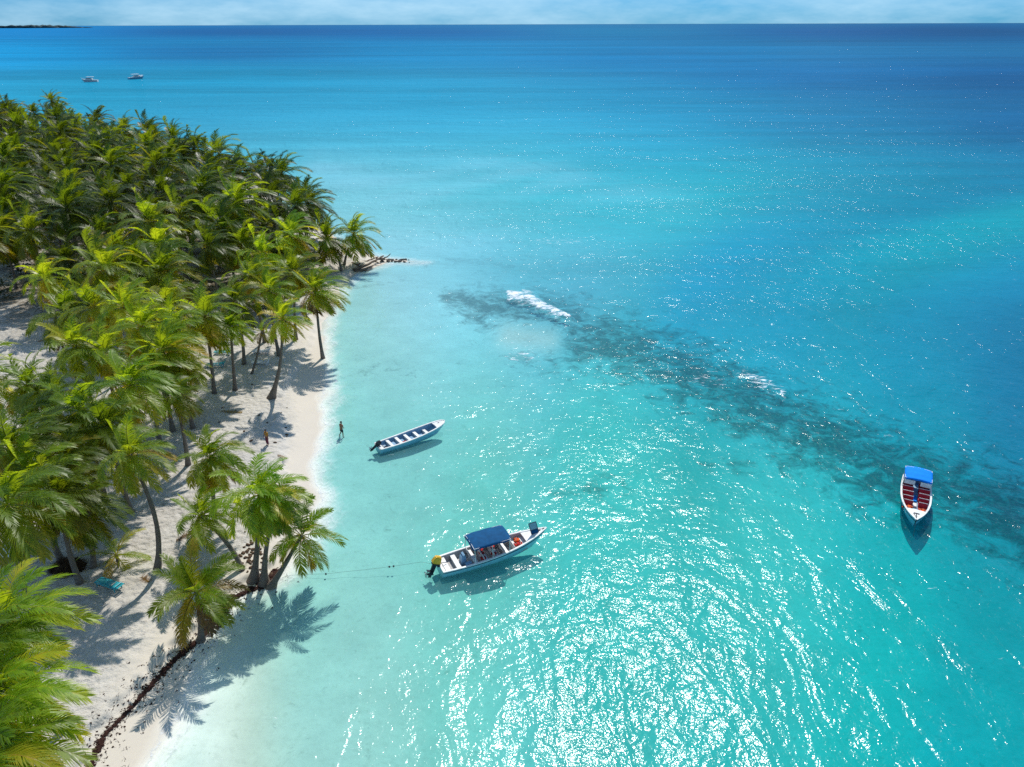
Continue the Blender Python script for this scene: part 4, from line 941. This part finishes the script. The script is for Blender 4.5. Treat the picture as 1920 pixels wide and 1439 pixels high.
# --- two motor yachts far out
def yacht(px, py, rz, L, label, upper):
    p = gp(px, py, 0); o = empty("motor_yacht", (p.x, p.y, 0), rz, label=label, cat="motor yacht")
    Y = Hull(L, L * .31, 1.25, .75, 1.6, .9, .4, .92)
    h = Y.shell().build("hull", MAT['white'] if upper else MAT['hull_blue'], o, True); Y.band(.55, .95, .03).build("stripe", MAT['navy'], h)
    Y.rail(.2, .08).build("gunwale", MAT['white'], o); Y.deck(.02, .985, -.05, .15).build("deck", MAT['white'], o)
    m = MB(); m.box((L * .03, 0, 1.95), (L * .42, L * .22, 1.15), (0, 0, 0), .86, .15); cb = m.build("cabin", MAT['white'], o)
    m = MB()
    for sg in (1, -1): m.box((L * .03, sg * (L * .103), 2.12), (L * .33, .12, .46), (sg * .10, 0, 0))
    m.box((L * .222, 0, 2.12), (.14, L * .17, .5), (0, -.16, 0)); m.build("window", MAT['glass'], cb)
    m = MB(); m.box((-L * .05, 0, 3.35), (L * .46, L * .25, .14), bev=.05); rf = m.build("hardtop", MAT['white'], o)
    for x in (-L * .24, L * .12):
        for sg in (1, -1): m = MB(); m.tube([(x, sg * L * .10, 1.4), (x - .1, sg * L * .105, 3.3)], .06, 6); m.build("hardtop_post", MAT['white'], o)
    m = MB(); m.tube([(-L * .02, 0, 3.4), (-L * .02, 0, 5.2)], [.05, .02], 6); m.build("antenna", MAT['steel'], rf)
    m = MB()
    for sg in (1, -1): m.tube([(Y.x(t), sg * (Y.b(t) - .12), Y.g(t) + .65) for t in np.linspace(.62, .99, 10)], .035, 5)
    m.build("bow_rail", MAT['steel'], o)
yacht(169, 154, math.radians(188), 10.6, "left of two white motor yachts far out beyond the grove, bow pointing left", True)
yacht(256, 148.5, math.radians(50), 11.6, "right of two white motor yachts far out, seen from its blue stern quarter", False)

# ------------------------------------------------------------------ people
def skin_body(name, verts, edges, radii, mat, parent, lev=2):
    me = bpy.data.meshes.new(name); me.from_pydata(verts, edges, []); me.update()
    o = bpy.data.objects.new(name, me); COL.objects.link(o); o.parent = parent
    sk = o.modifiers.new("skin", 'SKIN'); sk.use_smooth_shade = True
    for v, r in zip(me.skin_vertices[0].data, radii): v.radius = (r, r) if not hasattr(r, '__len__') else r
    me.skin_vertices[0].data[0].use_root = True
    sb = o.modifiers.new("subsurf", 'SUBSURF'); sb.levels = lev; sb.render_levels = lev
    me.materials.append(mat); return o
def person(loc, rz, label, legs, arms, top=None, topmat=None, legmat=None, legend=.62, lean=(0, 0)):
    o = empty("person", loc, rz, label=label, cat="person"); lx, ly = lean
    V = [(0, 0, .96), (lx * .3, ly * .3, 1.13), (lx * .7, ly * .7, 1.33), (lx, ly, 1.475), (lx, ly + .015, 1.555), (lx, ly + .035, 1.65), (lx, ly + .02, 1.735)]
    R = [(.15, .115), (.135, .10), (.165, .115), .058, .068, (.076, .095), .058]; E = [(0, 1), (1, 2), (2, 3), (3, 4), (4, 5), (5, 6)]
    for sg in (1, -1):
        (kx, ky, kz), (ax, ay, az) = legs[0 if sg > 0 else 1]; b = len(V)
        V += [(sg * .095, 0, .88), (kx, ky, kz), (ax, ay, az), (ax, ay + .06, az - .055), (ax, ay + .17, az - .065)]; R += [.088, .060, .042, .045, .030]
        E += [(0, b), (b, b + 1), (b + 1, b + 2), (b + 2, b + 3), (b + 3, b + 4)]
        ex, wv = arms[0 if sg > 0 else 1]; b = len(V); ex = Vector(ex) + Vector((lx, ly, 0)); wv = Vector(wv) + Vector((lx, ly, 0))
        V += [(sg * .19 + lx, ly, 1.41), tuple(ex), tuple(wv)]; R += [.062, .043, .030]; E += [(2, b), (b, b + 1), (b + 1, b + 2)]
        d = (wv - ex).normalized(); side = d.cross(Vector((0, 1, .1))).normalized(); pm = wv + d * .07
        V.append(tuple(pm)); R.append((.038, .020)); E.append((b + 2, b + 3))
        for q, (off, ln) in enumerate(((-.030, .065), (-.010, .080), (.010, .085), (.028, .072))):
            f0 = pm + side * off + d * .035; f1 = f0 + (d + Vector((0, .25, 0))).normalized() * ln; n = len(V)
            V += [tuple(f0), tuple(f1)]; R += [.0095, .008]; E += [(b + 3, n), (n, n + 1)]
        t0 = wv + d * .03 + Vector((0, .03, 0)); t1 = t0 + (d + Vector((0, .9, 0))).normalized() * .055; n = len(V); V += [tuple(t0), tuple(t1)]; R += [.011, .009]; E += [(b + 2, n), (n, n + 1)]
    skin_body("body", V, E, R, MAT['skin'], o)
    m = MB(); m.blob((lx, ly + .0, 1.70), .108, 5, .05, 2, (.86, 1.0, .80)); m.build("hair", MAT['hair'], o, True)
    m = MB()
    for sg in (1, -1): m.blob((lx + sg * .032, ly + .118, 1.655), .012, 1, 0, 1); m.blob((lx + sg * .085, ly + .03, 1.64), .024, 2, .1, 1, (.4, .8, 1.2))
    m.blob((lx, ly + .13, 1.625), .016, 3, .1, 1, (.8, 1, 1.3)); m.box((lx, ly + .115, 1.59), (.05, .012, .012)); m.build("face", MAT['hair'] if False else MAT['skin'], o, True)
    VV = [(0, 0, 1.03), (0, 0, .93)]; RR = [(.160, .125), (.165, .135)]; EE = [(0, 1)]
    for sg in (1, -1):
        (kx, ky, kz), (ax, ay, az) = legs[0 if sg > 0 else 1]; b = len(VV); h = Vector((sg * .095, 0, .88)); kn = Vector((kx, ky, kz)); an = Vector((ax, ay, az))
        if legend >= .5: e = h.lerp(kn, .82); VV += [tuple(h), tuple(e)]; RR += [.108, .098]; EE += [(1, b), (b, b + 1)]
        else: VV += [tuple(h), tuple(kn), tuple(an)]; RR += [.105, .078, .068]; EE += [(1, b), (b, b + 1), (b + 1, b + 2)]
    skin_body("shorts" if legend >= .5 else "trousers", VV, EE, RR, legmat, o)
    if topmat:
        VV = [(0, 0, 1.00), (lx * .4, ly * .4, 1.18), (lx * .8, ly * .8, 1.36), (lx, ly, 1.45)]; RR = [(.168, .135), (.155, .125), (.180, .135), .075]; EE = [(0, 1), (1, 2), (2, 3)]
        for sg in (1, -1):
            ex = Vector(arms[0 if sg > 0 else 1][0]) + Vector((lx, ly, 0)); b = len(VV); VV += [(sg * .19 + lx, ly, 1.41), tuple(Vector((sg * .19 + lx, ly, 1.41)).lerp(ex, .7))]; RR += [.075, .06]; EE += [(2, b), (b, b + 1)]
        skin_body("shirt", VV, EE, RR, topmat, o)
    return o
p = gp(641, 818, -.1); zb = gz(p.x, p.y)
zb = min(zb, -.25)
w1 = person((p.x, p.y, zb + .02), math.radians(-35), "shirtless person with dark shorts wading in the shallows by the open boat",
       [((.15, .04, .50), (.19, -.02, .10)), ((-.15, .10, .52), (-.27, -.10, .12))], [((.30, -.06, 1.16), (.17, .14, 1.02)), ((-.27, .02, 1.14), (-.20, .16, .96))], None, None, MAT['shorts'], .62, (.06, .02))
p = gp(502, 833, .9); zb = gz(p.x, p.y)
w2 = person((p.x, p.y, zb), math.radians(150), "person in mustard top and wine red trousers standing in a palm shadow",
       [((.10, .03, .50), (.07, .0, .09)), ((-.08, .02, .50), (-.06, -.03, .09))], [((.27, .02, 1.16), (.20, .14, .98)), ((-.27, .0, 1.16), (-.24, .08, .92))], None, MAT['yellow_cloth'], MAT['red_cloth'], .1, (0, 0))
w2.scale = (.95,) * 3

# ------------------------------------------------------------------ loungers and beach furniture
def lounger(loc, rz, mat, label, back=.55, group=None):
    o = empty("sun_lounger", loc, rz, label=label, cat="sun lounger", group=group)
    m = MB()
    for sg in (1, -1): m.box((0, sg * .31, .33), (1.95, .05, .07), bev=.012)
    for x in (-.95, .95): m.box((x, 0, .33), (.05, .62, .06))
    m.box((0, 0, .12), (1.5, .04, .04)); m.build("frame", mat, o)
    m = MB()
    for k in range(10): m.box((-.90 + k * .135, 0, .375), (.105, .58, .025), bev=.006)
    m.build("slatted_bed", mat, o)
    m = MB(); c0 = Vector((.45, 0, .38)); L = .78
    for k in range(6):
        t = (k + .5) / 6 * L; m.box((c0.x + math.cos(back) * t, 0, c0.z + math.sin(back) * t), (.11, .58, .025), (0, -back, 0), bev=.006)
    for sg in (1, -1): m.box((c0.x + math.cos(back) * L / 2, sg * .28, c0.z + math.sin(back) * L / 2 - .03), (L, .04, .04), (0, -back, 0))
    m.box((.95, 0, .45), (.04, .5, .22), (0, .4, 0)); m.build("backrest", mat, o)
    for x in (-.80, .80):
        for sg in (1, -1): m = MB(); m.box((x, sg * .29, .15), (.07, .05, .32), (0, .16 * (1 if x < 0 else -1), 0), .9); m.build("leg", mat, o)
    return o
def on_ground(px, py):
    p = gp(px, py, .85); return (p.x, p.y, gz(p.x, p.y))
WG = None
for px_, py_, rz_, mt, bk, lab in [
    (488, 684, .05, 'lounge_white', .45, "white slatted lounger in the sun, nearer of the pair behind the hooked palm"),
    (490, 664, .08, 'lounge_white', .35, "white slatted lounger, farther of the pair behind the hooked palm"),
    (404, 688, .06, 'teal', .30, "turquoise lounger in the shade behind a slim grey trunk"),
    (418, 664, .02, 'teal', .6, "second turquoise lounger just behind the first, in deep shade"),
    (430, 645, .05, 'lounge_white', .3, "white lounger at the back of the shaded row, beside a fat trunk"),
    (432, 630, .0, 'lounge_white', .5, "rearmost white lounger of the shaded row under the grove"),
    (206, 1103, math.radians(-22), 'teal', .12, "blue lounger standing alone in big palm shadow on the lower beach")]:
    lounger(on_ground(px_, py_), rz_, MAT[mt], lab, bk)
p = on_ground(16, 1052)
o = empty("beach_table", p, .05, label="low white topped table with tan side panel at the left edge", cat="table")
m = MB(); m.box((0, 0, .74), (1.9, 1.1, .06), bev=.02); m.build("table_top", MAT['lounge_white'], o)
m = MB(); m.box((0, -.48, .52), (1.7, .05, .36)); m.build("side_panel", MAT['brown_wood'], o)
for sx in (-.8, .8):
    for sy in (-.45, .45): m = MB(); m.box((sx, sy, .36), (.08, .08, .72)); m.build("leg", MAT['brown_wood'], o)
p = on_ground(100, 834); o = empty("tyre", (p[0], p[1], p[2] + .36), .5, label="black tyre standing upright in the sand by the dark leaning trunk", cat="tyre")
m = MB(); R_, r_ = .30, .11; ns, nn = 24, 10
vs = [(math.cos(a) * (R_ + r_ * math.cos(b)), r_ * 1.1 * math.sin(b), math.sin(a) * (R_ + r_ * math.cos(b))) for a in np.linspace(0, 2 * math.pi, ns, endpoint=False) for b in np.linspace(0, 2 * math.pi, nn, endpoint=False)]
m.add(vs, [(i * nn + j, i * nn + (j + 1) % nn, ((i + 1) % ns) * nn + (j + 1) % nn, ((i + 1) % ns) * nn + j) for i in range(ns) for j in range(nn)]); m.build("casing", MAT['rubber'], o, True)

# dark brush heap of dry fronds
p = on_ground(128, 1066); m = MB(); rg = random.Random(8); V = []; F = []; A = []
for k in range(900):
    a = rg.uniform(0, 6.28); r = rg.random() ** .6; x, y = math.cos(a) * r * 1.25, math.sin(a) * r * .9; z = .75 * (1 - r * r) * rg.uniform(.6, 1)
    d = Vector((math.cos(a + rg.uniform(-1, 1)), math.sin(a + rg.uniform(-1, 1)), rg.uniform(-.5, .3))).normalized(); s_ = d.cross(Vector((0, 0, 1))).normalized() * rg.uniform(.03, .06)
    P0 = Vector((x, y, z)) - d * .3; P1 = Vector((x, y, z)) + d * rg.uniform(.2, .5); i = len(V); V += [tuple(P0 - s_), tuple(P0 + s_), tuple(P1)]; F.append((i, i + 1, i + 2)); A += [rg.uniform(.9, 1)] * 3
me_ = bpy.data.meshes.new("brush_heap"); me_.from_pydata(V, [], F); me_.update(); me_.materials.append(paint("dead_brush", (.075, .045, .025), .9, .2, 6, .1)); fattr(me_, "age", A)
bh = bpy.data.objects.new("brush_heap", me_); COL.objects.link(bh); bh.location = p; tag(bh, "dark brown heap of dead fronds in shade between two trunks", "brush heap")

# ------------------------------------------------------------------ driftwood, rocks, husks, weed line
def log(pts, r0, r1, label, branches=()):
    P = [gp(x, y, z) for x, y, z in pts]; base = P[0].copy()
    o = empty("driftwood", base, label=label, cat="driftwood"); m = MB(); n = len(P)
    fine = []
    for i in range(n - 1):
        for k in range(4): fine.append(P[i].lerp(P[i + 1], k / 4) - base + Vector((.05 * math.sin(i * 5 + k * 2), .04 * math.cos(k * 3 + i), .04 * math.sin(k * 2.2 + i))))
    fine.append(P[-1] - base); m.tube(fine, [r0 + (r1 - r0) * (i / (len(fine) - 1)) for i in range(len(fine))], 8); m.build("stem", MAT['drift'], o, True)
    for bp in branches:
        Q = [gp(x, y, z) - base for x, y, z in bp]; m = MB(); m.tube(Q, [r1 * 1.1 + .02] + [r1 * .7] * (len(Q) - 2) + [.02], 7); m.build("branch", MAT['drift'], o, True)
log([(662, 507, .2), (682, 500, .35), (702, 490, .6), (719, 480, .9)], .26, .12, "thickest bleached driftwood log on the point, its end raised over the sand", [[(702, 490, .6), (709, 493, .4), (716, 496, .1)]])
log([(672, 488, .5), (684, 491, .45), (694, 488, .5), (704, 484, .8), (709, 482, 1.0)], .13, .08, "wavy thin driftwood stem lying behind the thickest log")
log([(705, 485, .8), (714, 487, .5), (724, 483, .7), (730, 479, 1.0), (732, 476, 1.3)], .15, .05, "curved driftwood branch hooking upward at the tip of the point")
log([(664, 509, .1), (682, 507, .15), (692, 502, .2), (700, 498, .2)], .2, .1, "low dark driftwood log at the water's edge before the thickest log", [[(682, 507, .2), (690, 508, .1), (700, 503, .1)]])
log([(660, 494, .5), (670, 497, .45), (676, 494, .6)], .22, .1, "short knotty driftwood stump among sand left of the logs", [[(670, 497, .5), (674, 500, .35), (680, 496, .3)]])
rg = random.Random(21)
def scatter(name, n, fn, mat, label, cat, group, rr, seed):
    rg = random.Random(seed); meshes = []
    for k in range(4): m = MB(); m.blob((0, 0, 0), 1, seed + k, .22, 2, (1.2, .9, .65)); meshes.append(m.mesh(name, mat, True))
    for k in range(n):
        x, y = fn(rg); p = gp(x, y, .3); z = gz(p.x, p.y); p = gp(x, y, max(z, -.15)); z = max(gz(p.x, p.y), -.15); r = rg.uniform(*rr)
        o = bpy.data.objects.new(name, meshes[k % 4]); COL.objects.link(o); o.location = (p.x, p.y, z + r * .25); o.scale = (r * rg.uniform(.8, 1.3), r, r * rg.uniform(.7, 1.1)); o.rotation_euler = (rg.uniform(-.3, .3), rg.uniform(-.3, .3), rg.uniform(0, 6)); tag(o, label, cat, group)
scatter("rock", 34, lambda r: (714 + 70 * r.random() ** 1.5, 490 + r.uniform(-4.5, 3.5)), MAT['rock'], "small dark rock strewn off the driftwood point", "rock", "rocks off the driftwood point", (.10, .30), 31)
scatter("coconut_husk", 60, lambda r: (474 + r.gauss(0, 14), 1040 + r.gauss(0, 16)), MAT['husk'], "dry brown husk littering the sand behind the leaning palms", "coconut husk", "husks behind the leaning palms", (.07, .15), 41)
scatter("coconut_husk", 14, lambda r: (470 + r.uniform(-60, 70), 730 + r.uniform(-30, 110)), MAT['husk'], "dry brown husk lying on the open beach by the lone bent palm", "coconut husk", "husks on the open beach", (.06, .13), 51)

# dark weed and root matter along the eroded bank: nobody could count it
def weed():
    mb = MB(); rg = random.Random(3); jobs = []
    for pts, wgt in [(PLAT_PX[1:10], 1.0)]:
        W3 = [gp(x, y, .45) for x, y in pts]
        for i in range(len(W3) - 1):
            n = int((W3[i + 1] - W3[i]).length * 13 * wgt); big = 1.0
            if wgt < 1: big = 2.2
            if wgt == 1.0: big = .45 + .75 * smooth01(np.array([(i - 1.5) / 4.0]))[0]
            for k in range(n * 5):
                p = W3[i].lerp(W3[i + 1], rg.random()); q = p.x * 1.9 + p.y * 1.3; lump = .75 + .5 * math.sin(q) * math.sin(q * .37 + 1)
                jobs.append((p.x + rg.gauss(0, .17) * big * lump + .1, p.y + rg.gauss(0, .17) * big * lump, rg.uniform(.03, .10) * (.6 + .6 * min(big, 1.1)), (rg.uniform(.8, 2.0), rg.uniform(.8, 2.0), .5)))
            for k in range(n * 3):
                p = W3[i].lerp(W3[i + 1], rg.random()); w_ = rg.choice((.35, .6, 1.1)); jobs.append((p.x + rg.gauss(0, w_), p.y + rg.gauss(0, w_), rg.uniform(.015, .05), (rg.uniform(.8, 2), rg.uniform(.8, 2), .45)))
    Z = ground_h([(j[0], j[1]) for j in jobs])[0]
    for (x, y, r, sq), z in zip(jobs, Z): mb.blob((x, y, z + r * .15), r, rg.randrange(9999), .3, 1, sq)
    for (x, y, r, sq), z in zip(jobs, Z):
        for q in range(2):
            a = rg.uniform(0, 6.28); l = rg.uniform(.08, .28); d = Vector((math.cos(a), math.sin(a), rg.uniform(-.1, .5))).normalized(); sd_ = Vector((-d.y, d.x, 0)) * rg.uniform(.008, .02)
            p = Vector((x + rg.gauss(0, .08), y + rg.gauss(0, .08), z + r * .3)); mb.add([p - sd_, p + sd_, p + d * l], [(0, 1, 2)])
    o = mb.build("seaweed", paint("dark_seaweed", (.045, .020, .016), .9, .2, 5, .15), None, True); tag(o, "dark red brown seaweed and roots lining the eroded sand bank", "seaweed", kind="stuff")
weed()

# mooring rope with small floats, from the bank toward the canopy boat
rp_pts = [(505, 1090, .35), (545, 1079, .05), (580, 1077, .03), (612, 1076.5, .03), (640, 1073, .03), (680, 1069, .03), (715, 1065, .03), (745, 1061, .03), (790, 1054, .03), (822, 1060, .05)]
P = [gp(x, y, z) for x, y, z in rp_pts]; base = P[0].copy(); o = empty("mooring_rope", base, label="thin floating rope with dark floats running from the bank toward the canopy boat", cat="rope")
m = MB(); m.tube([q - base for q in P], .008, 5); m.build("line", MAT['rope'], o, True)
for x, y in ((611, 1076.6), (730, 1063), (738, 1062)):
    m = MB(); m.blob(gp(x, y, .05) - base, .075, int(x), .05, 2); m.build("float", MAT['black'], o, True)

# fallen fronds on the sand
ff = crown_mesh(301, nf=1, L0=3.2, nl=30, dead=0, wind=0)
def fallen(seed):
    rg = random.Random(seed); V = []; F = []; A = []
    n = 34
    for j in range(n):
        t = j / n; x = t * 2.6; y = .25 * math.sin(t * 2); i = len(V); ag = .93
        V += [(x, y - .03, .05), (x + .09, y - .03, .05), (x + .09, y + .03, .06), (x, y + .03, .06)]; F.append((i, i + 1, i + 2, i + 3)); A += [ag] * 4
        for sg in (1, -1):
            l = .7 * math.sin(math.pi * min(1, .2 + .75 * t)); a = math.radians(60 - 30 * t + rg.uniform(-14, 14)); i = len(V)
            V += [(x, y, .06), (x + .06, y, .06), (x + math.cos(a) * l, y + sg * math.sin(a) * l, .03 + rg.uniform(0, .06))]; F.append((i, i + 1, i + 2)); A += [ag, ag, 1.0]
    me = bpy.data.meshes.new("fallen_frond"); me.from_pydata(V, [], F); me.update(); me.materials.append(MAT['leaf']); fattr(me, "age", A); return me
bpy.data.meshes.remove(ff)
for k, (x, y, rz, lab) in enumerate([(280, 1092, 2.4, "dry fallen frond on sand just below the tall ringed trunk"), (330, 1015, .8, "dry fallen frond on bright sand right of the tall ringed trunk"), (455, 775, 2.9, "fallen frond on open sand left of the lone bent palm"),
                                     (70, 640, .4, "dry fallen frond in the upper left sand clearing"), (520, 850, 5.6, "small fallen frond on sand just below the person in mustard")]):
    o = bpy.data.objects.new("fallen_frond", fallen(k)); COL.objects.link(o); q = on_ground(x, y); o.location = (q[0], q[1], q[2] + .03); o.rotation_euler = (0, 0, rz); o.scale = (.9 if k < 4 else .5,) * 3; tag(o, lab, "palm frond")
